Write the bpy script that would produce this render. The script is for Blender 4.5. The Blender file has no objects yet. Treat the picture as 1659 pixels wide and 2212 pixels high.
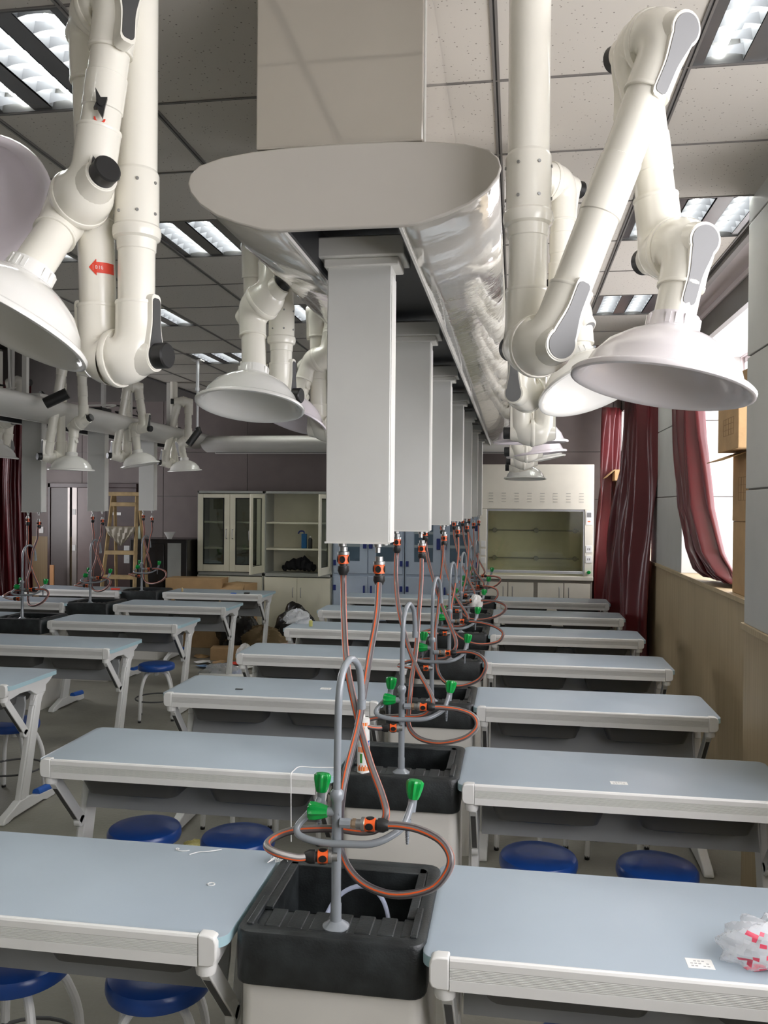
import bpy, math, random
from mathutils import Vector, Matrix
random.seed(7)
C = bpy.context.scene.collection
SC = bpy.context.scene
PI = math.pi

# ------------------------------------------------------------------ camera
YAW, PITCH, ROLL, FPX = 0.154509, 0.0098112, 0.0083816, 1813.69
cy, sy = math.cos(YAW), math.sin(YAW)
fw = Vector((-sy*math.cos(PITCH), cy*math.cos(PITCH), -math.sin(PITCH)))
rt = Vector((cy, sy, 0)); up = rt.cross(fw)
cr, sr = math.cos(ROLL), math.sin(ROLL)
R_ = rt*cr + up*sr; U_ = up*cr - rt*sr
cam = bpy.data.cameras.new('camera'); co = bpy.data.objects.new('camera', cam); C.objects.link(co)
M = Matrix(((R_.x, U_.x, -fw.x, 0), (R_.y, U_.y, -fw.y, 0), (R_.z, U_.z, -fw.z, 1.81), (0, 0, 0, 1)))
co.matrix_world = M
cam.sensor_fit = 'HORIZONTAL'; cam.sensor_width = 36.0; cam.lens = 36.0*FPX/1659.0
cam.clip_start = 0.02; cam.clip_end = 100
SC.camera = co

# ------------------------------------------------------------------ world, exposure
SC.view_settings.view_transform = 'Standard'; SC.view_settings.look = 'None'
SC.view_settings.gamma = 1.0; SC.view_settings.exposure = 0.22
SC.view_settings.use_curve_mapping = False
SC.cycles.max_bounces = 8; SC.cycles.diffuse_bounces = 5; SC.cycles.glossy_bounces = 4; SC.cycles.transparent_max_bounces = 10
w = bpy.data.worlds.new('sky'); SC.world = w; w.use_nodes = True
bg = w.node_tree.nodes['Background']; bg.inputs[0].default_value = (0.95, 0.94, 0.96, 1); bg.inputs[1].default_value = 8.0
TUBE_E = 38.0          # emission of the fluorescent tubes
def portal(name, loc, rot, sx, sy_):
    l = bpy.data.lights.new(name, 'AREA'); l.shape = 'RECTANGLE'; l.size = sx; l.size_y = sy_
    l.cycles.is_portal = True
    o = bpy.data.objects.new(name, l); o.location = loc; o.rotation_euler = rot; C.objects.link(o)
portal('portal', (1.78, 5.6, 2.13), (0, PI/2, 0), 1.7, 2.7)
portal('portal', (1.78, 9.5, 2.13), (0, PI/2, 0), 1.7, 2.2)
portal('portal', (1.78, 0.9, 2.13), (0, PI/2, 0), 1.7, 3.4)
portal('portal', (-7.35, 8.6, 2.0), (0, -PI/2, 0), 1.7, 2.6)

# ------------------------------------------------------------------ materials
def mat(name, col, rough=0.5, metal=0.0, var=0.06, scale=6.0, bump=0.0, bscale=60.0, spec=0.5, coat=0.0, alpha=1.0, trans=0.0):
    m = bpy.data.materials.new(name); m.use_nodes = True
    nt = m.node_tree; b = nt.nodes['Principled BSDF']
    tc = nt.nodes.new('ShaderNodeTexCoord')
    n = nt.nodes.new('ShaderNodeTexNoise'); n.inputs['Scale'].default_value = scale; n.inputs['Detail'].default_value = 3
    nt.links.new(tc.outputs['Object'], n.inputs['Vector'])
    r = nt.nodes.new('ShaderNodeValToRGB')
    c1 = [max(0, c*(1-var)) for c in col]; c2 = [min(1, c*(1+var)) for c in col]
    r.color_ramp.elements[0].position = 0.3; r.color_ramp.elements[1].position = 0.7
    r.color_ramp.elements[0].color = (*c1, 1); r.color_ramp.elements[1].color = (*c2, 1)
    nt.links.new(n.outputs['Fac'], r.inputs['Fac']); nt.links.new(r.outputs['Color'], b.inputs['Base Color'])
    b.inputs['Roughness'].default_value = rough; b.inputs['Metallic'].default_value = metal
    b.inputs['Specular IOR Level'].default_value = spec
    b.inputs['Coat Weight'].default_value = coat
    b.inputs['Alpha'].default_value = alpha
    b.inputs['Transmission Weight'].default_value = trans
    if bump:
        n2 = nt.nodes.new('ShaderNodeTexNoise'); n2.inputs['Scale'].default_value = bscale; n2.inputs['Detail'].default_value = 4
        nt.links.new(tc.outputs['Object'], n2.inputs['Vector'])
        bp = nt.nodes.new('ShaderNodeBump'); bp.inputs['Strength'].default_value = bump; bp.inputs['Distance'].default_value = 0.01
        nt.links.new(n2.outputs['Fac'], bp.inputs['Height']); nt.links.new(bp.outputs['Normal'], b.inputs['Normal'])
    return m
def emis(name, col, s):
    m = bpy.data.materials.new(name); m.use_nodes = True; nt = m.node_tree
    for n in list(nt.nodes):
        if n.type == 'BSDF_PRINCIPLED': nt.nodes.remove(n)
    e = nt.nodes.new('ShaderNodeEmission'); e.inputs[0].default_value = (*col, 1); e.inputs[1].default_value = s
    nt.links.new(e.outputs[0], [n for n in nt.nodes if n.type == 'OUTPUT_MATERIAL'][0].inputs['Surface'])
    return m
def pane(name, tint=(0.97, 0.98, 1.0), refl=0.09):
    m = bpy.data.materials.new(name); m.use_nodes = True; nt = m.node_tree
    for n in list(nt.nodes):
        if n.type == 'BSDF_PRINCIPLED': nt.nodes.remove(n)
    t = nt.nodes.new('ShaderNodeBsdfTransparent'); t.inputs[0].default_value = (*tint, 1)
    g = nt.nodes.new('ShaderNodeBsdfGlossy'); g.inputs['Roughness'].default_value = 0.03
    x = nt.nodes.new('ShaderNodeMixShader'); x.inputs[0].default_value = refl
    nt.links.new(t.outputs[0], x.inputs[1]); nt.links.new(g.outputs[0], x.inputs[2])
    nt.links.new(x.outputs[0], [n for n in nt.nodes if n.type == 'OUTPUT_MATERIAL'][0].inputs['Surface'])
    return m

ARM = mat('cream_arm_plastic', (0.80, 0.775, 0.69), 0.22, var=0.015, coat=0.3)
HOODW = mat('white_hood_plastic', (0.82, 0.81, 0.77), 0.12, var=0.01, coat=0.5)
HOODL = mat('lavender_hood_film', (0.75, 0.69, 0.73), 0.2, var=0.02, coat=0.4)
WMET = mat('white_painted_metal', (0.66, 0.65, 0.61), 0.35, var=0.02)
DROPM = mat('drop_box_aluminium', (0.60, 0.60, 0.57), 0.4, var=0.02)
BOXM = mat('warm_white_sheet', (0.45, 0.415, 0.36), 0.06, metal=0.25, var=0.02, coat=0.6)
FILM = mat('glossy_wrapped_panel', (0.62, 0.60, 0.56), 0.10, metal=0.45, var=0.02, bump=0.9, bscale=5.5, coat=0.6)
TOP = mat('blue_grey_laminate', (0.335, 0.392, 0.442), 0.38, var=0.05, scale=2.2)
EDGE = mat('pale_cyan_edge', (0.38, 0.55, 0.60), 0.4, var=0.03)
RAIL = mat('rail_white', (0.76, 0.755, 0.73), 0.32, var=0.02)
LEGM = mat('leg_white', (0.72, 0.72, 0.70), 0.35, var=0.02)
GREYP = mat('grey_panel', (0.33, 0.34, 0.34), 0.5, var=0.04)
TRAY = mat('dark_grey_tray', (0.10, 0.10, 0.095), 0.5, var=0.05)
DARKG = mat('dark_channel', (0.06, 0.06, 0.06), 0.5, var=0.05)
BLUE = mat('blue_seat_plastic', (0.012, 0.06, 0.27), 0.28, var=0.12, scale=14)
BLUEF = mat('blue_foot_cap', (0.02, 0.12, 0.5), 0.4)
BLACKP = mat('black_basin_plastic', (0.018, 0.021, 0.022), 0.40, var=0.6, scale=13, bump=0.12, bscale=160)
CABW = mat('sink_cabinet_white', (0.66, 0.64, 0.59), 0.4, var=0.03)
PIPE = mat('grey_coated_pipe', (0.23, 0.25, 0.27), 0.25, var=0.05, coat=0.3)
GREEN = mat('green_knob_plastic', (0.0, 0.28, 0.045), 0.25, var=0.05, coat=0.3)
ORANGE = mat('orange_plastic', (0.85, 0.12, 0.02), 0.35)
BLK = mat('black_plastic', (0.012, 0.012, 0.012), 0.4)
HGREY = mat('hose_grey', (0.16, 0.14, 0.135), 0.3, var=0.05)
HLIGHT = mat('hose_light', (0.38, 0.36, 0.34), 0.3, var=0.05)
HDARK = mat('hose_dark', (0.06, 0.05, 0.055), 0.3)
BRASS = mat('polished_brass_ring', (0.50, 0.37, 0.26), 0.3, metal=0.9)
STEEL = mat('steel', (0.36, 0.36, 0.35), 0.4, metal=0.9)
ALU = mat('bright_aluminium', (0.6, 0.61, 0.63), 0.45, metal=0.6)
LEVG = mat('lever_grey', (0.19, 0.19, 0.19), 0.5, var=0.03)
RED = mat('red_sticker', (0.75, 0.06, 0.03), 0.5)
PAPER = mat('white_paper', (0.78, 0.77, 0.74), 0.7)
INK = mat('grey_print', (0.4, 0.4, 0.4), 0.7)
CARD = mat('cardboard', (0.42, 0.27, 0.13), 0.85, var=0.1, bump=0.2, bscale=30)
CARDP = mat('carton_print', (0.25, 0.15, 0.07), 0.85)
VELVET = mat('red_satin', (0.105, 0.008, 0.011), 0.33, var=0.15, scale=3, spec=0.8)
CREAM = mat('cream_board', (0.76, 0.73, 0.58), 0.4, var=0.03)
HOODCAB = mat('fume_hood_white', (0.74, 0.70, 0.60), 0.4, var=0.03)
PPW = mat('pale_blue_polypropylene', (0.48, 0.56, 0.68), 0.4, var=0.04)
NAVY = mat('navy_hinge', (0.02, 0.035, 0.2), 0.4)
WOOD = mat('ladder_wood', (0.40, 0.28, 0.13), 0.6, var=0.2, scale=12)
DBROWN = mat('dark_door_veneer', (0.055, 0.03, 0.027), 0.35, var=0.2)
TAUPE = mat('taupe_door', (0.085, 0.068, 0.062), 0.4)
PINKB = mat('rose_brown_panel', (0.16, 0.115, 0.105), 0.35)
BLACKW = mat('black_cabinet', (0.012, 0.010, 0.009), 0.25)
FROST = mat('frosted_panel', (0.30, 0.31, 0.29), 0.4)
GLASS = pane('clear_glass')
WGLASS = pane('window_glass', (0.98, 0.98, 1.0), 0.05)
DGLASS = pane('grey_glass', (0.55, 0.60, 0.55), 0.12)
SGLASS = pane('sash_glass', (0.72, 0.74, 0.62), 0.08)
CLEARH = mat('clear_tube', (0.55, 0.6, 0.75), 0.1, alpha=0.45)
FILMBAG = mat('thin_plastic', (0.75, 0.76, 0.78), 0.12, alpha=0.38, bump=0.6, bscale=25)
TUBEM = emis('fluorescent_tube', (0.98, 1.0, 0.93), TUBE_E)
REFL = mat('louvre_reflector', (0.13, 0.135, 0.15), 0.35, metal=0.0, var=0.01)
TROF = mat('troffer_body', (0.20, 0.20, 0.20), 0.25, metal=0.6)
LEDR = emis('red_display', (1.0, 0.15, 0.05), 1.5)

# ceiling tiles: mineral fibre with small dark fissures
CEIL = bpy.data.materials.new('mineral_fibre_tile'); CEIL.use_nodes = True
nt = CEIL.node_tree; b = nt.nodes['Principled BSDF']; tc = nt.nodes.new('ShaderNodeTexCoord')
vo = nt.nodes.new('ShaderNodeTexVoronoi'); vo.inputs['Scale'].default_value = 62
nz = nt.nodes.new('ShaderNodeTexNoise'); nz.inputs['Scale'].default_value = 55; nz.inputs['Detail'].default_value = 2
nt.links.new(tc.outputs['Object'], vo.inputs['Vector']); nt.links.new(tc.outputs['Object'], nz.inputs['Vector'])
lt = nt.nodes.new('ShaderNodeMath'); lt.operation = 'LESS_THAN'; lt.inputs[1].default_value = 0.17
nt.links.new(vo.outputs['Distance'], lt.inputs[0])
gt = nt.nodes.new('ShaderNodeMath'); gt.operation = 'GREATER_THAN'; gt.inputs[1].default_value = 0.50
nt.links.new(nz.outputs['Fac'], gt.inputs[0])
mu = nt.nodes.new('ShaderNodeMath'); mu.operation = 'MULTIPLY'
nt.links.new(lt.outputs[0], mu.inputs[0]); nt.links.new(gt.outputs[0], mu.inputs[1])
mx = nt.nodes.new('ShaderNodeMix'); mx.data_type = 'RGBA'
mx.inputs['A'].default_value = (0.51, 0.48, 0.43, 1); mx.inputs['B'].default_value = (0.20, 0.18, 0.155, 1)
nt.links.new(mu.outputs[0], mx.inputs['Factor']); nt.links.new(mx.outputs['Result'], b.inputs['Base Color'])
b.inputs['Roughness'].default_value = 0.9

def woodpanel(name, c1, c2, freq=70, axis='Y'):
    m = bpy.data.materials.new(name); m.use_nodes = True; nt = m.node_tree; b = nt.nodes['Principled BSDF']
    tc = nt.nodes.new('ShaderNodeTexCoord'); mp = nt.nodes.new('ShaderNodeMapping')
    mp.inputs['Scale'].default_value = (1, freq, 1.2) if axis == 'Y' else (freq, 1, 1.2)
    n = nt.nodes.new('ShaderNodeTexNoise'); n.inputs['Scale'].default_value = 1.0; n.inputs['Detail'].default_value = 4
    nt.links.new(tc.outputs['Object'], mp.inputs[0]); nt.links.new(mp.outputs[0], n.inputs['Vector'])
    n2 = nt.nodes.new('ShaderNodeTexNoise'); n2.inputs['Scale'].default_value = 1.6; n2.inputs['Detail'].default_value = 2
    nt.links.new(tc.outputs['Object'], n2.inputs['Vector'])
    r = nt.nodes.new('ShaderNodeValToRGB'); r.color_ramp.elements[0].position = 0.3; r.color_ramp.elements[1].position = 0.7
    r.color_ramp.elements[0].color = (*c1, 1); r.color_ramp.elements[1].color = (*c2, 1)
    ad = nt.nodes.new('ShaderNodeMath'); ad.operation = 'MULTIPLY_ADD'; ad.inputs[1].default_value = 0.5
    nt.links.new(n2.outputs['Fac'], ad.inputs[0])
    h = nt.nodes.new('ShaderNodeMath'); h.operation = 'MULTIPLY'; h.inputs[1].default_value = 0.5
    nt.links.new(n.outputs['Fac'], h.inputs[0]); nt.links.new(h.outputs[0], ad.inputs[2])
    nt.links.new(ad.outputs[0], r.inputs['Fac']); nt.links.new(r.outputs['Color'], b.inputs['Base Color'])
    b.inputs['Roughness'].default_value = 0.5
    return m
WAINS = woodpanel('ash_wainscot', (0.33, 0.25, 0.14), (0.50, 0.40, 0.25))
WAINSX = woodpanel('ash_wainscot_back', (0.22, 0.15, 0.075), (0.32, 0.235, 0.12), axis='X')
FLOORM = mat('grey_pvc_floor', (0.23, 0.22, 0.185), 0.5, var=0.2, scale=1.7, bump=0.25, bscale=38)
WALLG = mat('grey_wall_panel', (0.50, 0.50, 0.475), 0.45, var=0.03)
WALLW = mat('reveal_white', (0.72, 0.66, 0.66), 0.45, var=0.02)
WALLB = mat('mauve_brown_wall', (0.165, 0.135, 0.125), 0.55, var=0.05)
FASC = mat('dark_fascia', (0.12, 0.11, 0.10), 0.4)
PLEN = mat('dark_plenum', (0.05, 0.05, 0.05), 0.8)
GRID = mat('ceiling_grid', (0.15, 0.14, 0.13), 0.5)
CORN = mat('glossy_cornice', (0.55, 0.50, 0.50), 0.12, var=0.02, coat=0.6)
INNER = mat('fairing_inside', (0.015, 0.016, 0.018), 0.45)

# ------------------------------------------------------------------ mesh builder
class MB:
    def __init__(s): s.v = []; s.f = []; s.m = []
    def add(s, vs, fs, mi=0):
        o = len(s.v); s.v += [tuple(v) for v in vs]; s.f += [tuple(i+o for i in f) for f in fs]; s.m += [mi]*len(fs); return s
    def box(s, x0, x1, y0, y1, z0, z1, mi=0):
        v = [(x, y, z) for x in (x0, x1) for y in (y0, y1) for z in (z0, z1)]
        return s.add(v, [(0, 1, 3, 2), (4, 6, 7, 5), (0, 4, 5, 1), (2, 3, 7, 6), (0, 2, 6, 4), (1, 5, 7, 3)], mi)
    def frame(s, d):
        d = Vector(d).normalized(); a = Vector((0, 0, 1)) if abs(d.z) < 0.9 else Vector((1, 0, 0))
        u = d.cross(a).normalized(); return d, u, d.cross(u).normalized()
    def tube(s, pts, r, seg=12, cap=True, mi=0, mfun=None):
        P = [Vector(p) for p in pts]; n = len(P); rs = r if isinstance(r, (list, tuple)) else [r]*n
        d, u, w_ = s.frame(P[1]-P[0]); vs = []
        for i in range(n):
            if i == 0: t = P[1]-P[0]
            elif i == n-1: t = P[-1]-P[-2]
            else: t = (P[i+1]-P[i]).normalized()+(P[i]-P[i-1]).normalized()
            t = t.normalized() if t.length > 1e-9 else d
            q = d.rotation_difference(t); u = q @ u; d = t; w_ = d.cross(u)
            for k in range(seg):
                a = 2*PI*k/seg; vs.append(P[i]+(u*math.cos(a)+w_*math.sin(a))*rs[i])
        o = len(s.v); s.v += [tuple(v) for v in vs]
        for i in range(n-1):
            for k in range(seg):
                k2 = (k+1) % seg
                s.f.append((o+i*seg+k, o+i*seg+k2, o+(i+1)*seg+k2, o+(i+1)*seg+k)); s.m.append(mfun(k) if mfun else mi)
        if cap:
            s.f.append(tuple(o+k for k in range(seg))[::-1]); s.m.append(mi)
            s.f.append(tuple(o+(n-1)*seg+k for k in range(seg))); s.m.append(mi)
        return s
    def lathe(s, prof, org=(0, 0, 0), axis=(0, 0, 1), seg=24, mi=0, mis=None, cap=False):
        d, u, w_ = s.frame(axis); org = Vector(org); o = len(s.v)
        for (r, h) in prof:
            for k in range(seg):
                a = 2*PI*k/seg; s.v.append(tuple(org+d*h+(u*math.cos(a)+w_*math.sin(a))*r))
        for i in range(len(prof)-1):
            for k in range(seg):
                k2 = (k+1) % seg
                s.f.append((o+i*seg+k, o+i*seg+k2, o+(i+1)*seg+k2, o+(i+1)*seg+k)); s.m.append(mis[i] if mis else mi)
        if cap:
            s.f.append(tuple(o+k for k in range(seg))[::-1]); s.m.append(mis[0] if mis else mi)
            n = len(prof); s.f.append(tuple(o+(n-1)*seg+k for k in range(seg))); s.m.append(mis[-1] if mis else mi)
        return s
    def cyl(s, org, axis, r, h, seg=20, mi=0):
        return s.lathe([(r*0.94, 0), (r, h*0.08), (r, h*0.92), (r*0.94, h)], org, axis, seg, mi, cap=True)
    def prism(s, poly, o, U, V, N, t0, t1, mi=0):
        o, U, V, N = Vector(o), Vector(U), Vector(V), Vector(N); n = len(poly)
        vs = [o+U*a+V*b_+N*t for t in (t0, t1) for (a, b_) in poly]
        fs = [tuple(range(n))[::-1], tuple(range(n, 2*n))]+[(i, (i+1) % n, n+(i+1) % n, n+i) for i in range(n)]
        return s.add(vs, fs, mi)
    def build(s, name, mats, parent=None, bevel=0, smooth=True, ang=35, loc=None, seg=2):
        me = bpy.data.meshes.new(name); me.from_pydata(s.v, [], s.f)
        if not isinstance(mats, (list, tuple)): mats = [mats]
        for m in mats: me.materials.append(m)
        me.polygons.foreach_set('material_index', s.m)
        if smooth:
            me.polygons.foreach_set('use_smooth', [True]*len(s.f)); me.update()
            try: me.set_sharp_from_angle(angle=math.radians(ang))
            except Exception: pass
        me.validate(); me.update()
        import bmesh
        bm = bmesh.new(); bm.from_mesh(me); bmesh.ops.recalc_face_normals(bm, faces=bm.faces); bm.to_mesh(me); bm.free()
        o = bpy.data.objects.new(name, me); C.objects.link(o)
        if parent: o.parent = parent
        if loc: o.location = loc
        if bevel:
            bv = o.modifiers.new('bevel', 'BEVEL'); bv.width = bevel; bv.segments = seg; bv.limit_method = 'ANGLE'
            bv.angle_limit = math.radians(40); bv.harden_normals = False
        return o
def bx(*a): return MB().box(*a)
def fillet(pts, r, n=6):
    P = [Vector(p) for p in pts]; out = [P[0]]
    for i in range(1, len(P)-1):
        a = (P[i-1]-P[i]); c = (P[i+1]-P[i]); la, lc = a.length, c.length; a.normalize(); c.normalize()
        q = min(r, la*0.5, lc*0.5); p0 = P[i]+a*q; p2 = P[i]+c*q
        for k in range(n+1):
            t = k/n; out.append(p0*(1-t)**2+P[i]*2*t*(1-t)+p2*t*t)
    out.append(P[-1]); return out
def catmull(pts, n=6):
    P = [Vector(p) for p in pts]; P = [P[0]*2-P[1]]+P+[P[-1]*2-P[-2]]; out = []
    for i in range(1, len(P)-2):
        for k in range(n):
            t = k/n; p0, p1, p2, p3 = P[i-1:i+3]
            out.append(0.5*((2*p1)+(p2-p0)*t+(2*p0-5*p1+4*p2-p3)*t*t+(3*p1-p0-3*p2+p3)*t**3))
    out.append(P[-2]); return out
def tag(o, label, cat, group=None, kind=None):
    o['label'] = label; o['category'] = cat
    if group: o['group'] = group
    if kind: o['kind'] = kind
    return o
def thing(name, loc, label, cat, group=None, rz=0):
    o = bpy.data.objects.new(name, None); C.objects.link(o); o.location = loc; o.rotation_euler = (0, 0, rz); o.empty_display_size = 0.1
    return tag(o, label, cat, group)
KIDS = {}
def copy_tree(o, parent=None):
    c = o.copy(); C.objects.link(c); c.parent = parent
    for ch in [x for x in C.objects if x.parent == o]: copy_tree(ch, c)
    return c
def dup(o, loc, label, group=None, rz=None):
    c = copy_tree(o); c.location = loc; c['label'] = label
    if group: c['group'] = group
    if rz is not None: c.rotation_euler = (0, 0, rz)
    return c
def struct(name, mb, m, **k):
    o = mb.build(name, m, **k); o['kind'] = 'structure'; return o
def rrect(x0, x1, y0, y1, r, n=4):
    pts = []
    for cx, cyy, a0 in ((x1-r, y1-r, 0), (x0+r, y1-r, PI/2), (x0+r, y0+r, PI), (x1-r, y0+r, 1.5*PI)):
        for k in range(n+1):
            a = a0+PI/2*k/n; pts.append((cx+r*math.cos(a), cyy+r*math.sin(a)))
    return pts
def loft(mb, rings, mi=0, closed=True, caps=(False, False)):
    o = len(mb.v); n = len(rings[0])
    for r in rings: mb.v += [tuple(p) for p in r]
    for i in range(len(rings)-1):
        for k in range(n if closed else n-1):
            k2 = (k+1) % n; mb.f.append((o+i*n+k, o+i*n+k2, o+(i+1)*n+k2, o+(i+1)*n+k)); mb.m.append(mi)
    if caps[0]: mb.f.append(tuple(o+k for k in range(n))[::-1]); mb.m.append(mi)
    if caps[1]: mb.f.append(tuple(o+(len(rings)-1)*n+k for k in range(n))); mb.m.append(mi)
    return mb

ORD = ['first', 'second', 'third', 'fourth', 'fifth', 'sixth', 'seventh', 'eighth']
Y0, DY = 1.884, 1.19          # front rail of the nearest row, row spacing
CH = 3.20                     # ceiling height
XW, XC, YB, XL = 1.31, 1.04, 10.95, -7.2
LED = 1.28                    # wainscot height

# ================================================================== ROOM SHELL
struct('floor', bx(XL-0.2, 2.0, -3.2, YB+0.2, -0.1, 0), FLOORM)
# ceiling made of tiles with openings where the light fittings sit
GX0, GY0, GXS, GYS = -0.073, 2.79, 0.60, 0.588
LIGHTS = []
for ci in (1, -3, -5):
    for rj in (-7, -4, -1, 2, 5, 8, 11): LIGHTS.append((ci, rj))  # first two rows are out of view, added to light the room
cells = set(LIGHTS); cb = MB()
XCE = 1.16; XV = -4.07
for i in range(-7, 3):
    for j in range(-10, 14):
        if (i, j) in cells: continue
        x0 = max(GX0+i*GXS, XV); x1 = min(GX0+(i+1)*GXS, XCE); y0 = max(GY0+j*GYS, -3.2); y1 = min(GY0+(j+1)*GYS, YB)
        if x1-x0 < 0.01 or y1-y0 < 0.01: continue
        cb.box(x0, x1, y0, y1, CH, CH+0.02)
struct('ceiling', cb, CEIL, smooth=False)
g = MB()
for i in range(-6, 3):
    x = GX0+i*GXS
    if x < XV: continue
    g.box(x-0.011, x-0.003, -3.2, YB, CH-0.004, CH+0.001); g.box(x+0.003, x+0.011, -3.2, YB, CH-0.004, CH+0.001); g.box(x-0.003, x+0.003, -3.2, YB, CH-0.001, CH+0.001, 1)
for j in range(-10, 14):
    y = GY0+j*GYS
    if y > YB or y < -3.1: continue
    g.box(XV, XCE, y-0.009, y-0.002, CH-0.0035, CH+0.001); g.box(XV, XCE, y-0.002, y+0.006, CH-0.001, CH+0.001, 1)
struct('trim_1', g, [GRID, PLEN], smooth=False)
struct('trim_2', bx(XCE, XW+0.02, -3.2, YB, CH-0.02, CH+0.04), CORN)                       # glossy cornice strip along the windows
struct('trim_3', MB().box(XCE-0.02, XCE+0.012, -3.2, YB, CH-0.03, CH+0.001), GRID)
# service void on the left where the tiles have been taken out
v = MB(); v.box(XL, XV+0.02, -3.2, YB, CH+0.75, CH+0.8); v.box(XV, XV+0.03, -3.2, YB, CH-0.01, CH+0.75)
struct('trim_4', v, PLEN, smooth=False)
# right wall: wainscot, sill, grey column, window recesses
def wallpanel(mb, x, y0, y1, z0, z1, t, mi=0): mb.box(x, x+t, y0, y1, z0, z1, mi)
rw = MB()
rw.box(XW, XW+0.12, -3.2, YB, 0, LED-0.02, 0)                          # wainscot all along
rw.box(XW-0.012, 1.74, -3.2, YB, LED-0.03, LED, 0)                     # sill board
struct('wall_right_wainscot', rw, WAINS, bevel=0.002)
rp = MB()
for z0, z1 in ((LED, 1.885), (1.893, 2.487), (2.495, 3.09), (3.098, CH+0.02)):
    rp.box(XW, 1.74, 6.95, 8.45, z0, z1); 
    rp.box(XC, XW+0.02, 3.15, 4.04, z0, z1); rp.box(XW+0.02, 1.74, 3.15, 4.04, z0, z1)
    rp.box(XW, 1.74, 10.86, YB, z0, z1); rp.box(XW, 1.74, -3.2, -0.9, z0, z1)
struct('wall_right', rp, WALLG, bevel=0.003)
rd = MB(); rd.box(XW+0.01, 1.73, 6.96, 8.44, LED, CH); rd.box(XC+0.01, XW+0.02, 3.16, 4.03, LED, CH)
struct('trim_5', rd, FASC)
rc = MB(); rc.box(XC, XW, 3.15, 4.04, 0, LED-0.025); rc.box(XC-0.012, XW, 3.14, 4.05, LED-0.03, LED)
struct('trim_6', rc, WAINS, bevel=0.002)
fa = MB(); fa.box(XW, XW+0.04, -3.2, YB, 2.985, 3.14)
struct('trim_7', fa, FASC)
fb = MB(); fb.box(XW-0.012, XW+0.045, -3.2, YB, 3.14, 3.175); fb.box(XW+0.04, 1.74, -3.2, YB, 2.985, 3.0)
struct('trim_8', fb, WALLW)
# outer wall with window openings
ow = MB()
ow.box(1.74, 1.86, -3.2, YB+0.1, 0, LED); ow.box(1.74, 1.86, -3.2, YB+0.1, 2.98, CH+0.1)
for a, b_ in ((-3.2, -0.9), (2.7, 4.05), (6.95, 8.45), (10.85, YB+0.1)): ow.box(1.74, 1.86, a, b_, LED, 2.98)
struct('wall_right_outer', ow, WALLW)
def window(n, y0, y1, x, z0, z1, nm):
    f = MB(); t = 0.045
    f.box(x, x+0.05, y0, y1, z0, z0+t); f.box(x, x+0.05, y0, y1, z1-t, z1)
    for k in range(nm+1):
        yy = y0+(y1-y0)*k/nm; f.box(x, x+0.05, yy-t/2, yy+t/2, z0, z1)
    f.box(x, x+0.05, y0, y1, z0+(z1-z0)*0.68, z0+(z1-z0)*0.68+t*0.8)
    o = struct('window_%d' % n, f, mat('window_frame_white_%d' % n, (0.8, 0.8, 0.82), 0.3), bevel=0.004)
    g_ = MB(); g_.add([(x+0.025, y0, z0), (x+0.025, y1, z0), (x+0.025, y1, z1), (x+0.025, y0, z1)], [(0, 1, 2, 3)]); p = g_.build('pane', WGLASS, o)
    return o
window(1, 4.05, 6.95, 1.765, LED, 2.98, 3); window(2, 8.45, 10.85, 1.765, LED, 2.98, 2); window(3, -0.9, 2.7, 1.765, LED, 2.98, 4)
# back wall
bwm = MB()
xs = [XL]+[XL+0.02+1.2*k for k in range(1, 8)]+[1.9]
for i in range(len(xs)-1):
    a, b_ = xs[i]+0.003, xs[i+1]-0.003
    for z0, z1 in ((1.305, 1.885), (1.892, 2.487), (2.494, 3.2)):
        bwm.box(a, b_, YB, YB+0.1, z0, z1)
struct('wall_back', bwm, WALLB, bevel=0.002)
struct('wall_back_core', MB().box(XL, 1.9, YB+0.01, YB+0.14, 0, 4.0).box(XL, -4.07, YB-0.005, YB+0.02, 3.19, 4.0), FASC)
wbw = MB(); wbw.box(XL, 1.74, YB-0.012, YB+0.02, 0, 1.29); wbw.box(XL, 1.74, YB-0.02, YB, 1.29, 1.31)
struct('wall_back_wainscot', wbw, WAINSX)
# left wall with one window, rear wall behind the camera
lw = MB(); lw.box(XL-0.15, XL, -3.2, 7.3, 0, 4.0); lw.box(XL-0.15, XL, 9.9, YB+0.1, 0, 4.0); lw.box(XL-0.15, XL, 7.3, 9.9, 0, 1.15); lw.box(XL-0.15, XL, 7.3, 9.9, 2.85, 4.0)
struct('wall_left', lw, WALLG)
window(4, 7.3, 9.9, XL-0.09, 1.15, 2.85, 3)
struct('wall_front', bx(XL-0.15, 1.9, -3.35, -3.2, 0, 4.0), WALLG)
# doors at the left of the back wall
dm = MB(); dm.box(-6.47, -6.43, YB-0.05, YB, 0, 2.06); dm.box(-6.47, -5.15, YB-0.05, YB, 2.0, 2.06); dm.box(-5.19, -5.15, YB-0.05, YB, 0, 2.0)
d1 = struct('door_1', dm, DBROWN, bevel=0.004)
MB().box(-6.43, -6.17, YB-0.035, YB-0.014, 0.005, 2.0).build('door_leaf', TAUPE, d1, bevel=0.003)
MB().box(-6.17, -6.14, YB-0.045, YB-0.014, 0.005, 2.0).box(-6.10, -6.03, YB-0.05, YB-0.014, 0.005, 2.0).build('door_edge', [mat('door_edge_metal', (0.30, 0.27, 0.25), 0.3, metal=0.4)], d1)
MB().box(-6.095, -6.045, YB-0.056, YB-0.05, 1.62, 1.70).box(-6.095, -6.045, YB-0.056, YB-0.05, 1.12, 1.20).build('reflective_tape', PAPER, d1)
MB().box(-6.03, -5.80, YB-0.04, YB-0.014, 0.005, 2.0).build('side_panel', PINKB, d1, bevel=0.003)
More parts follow.
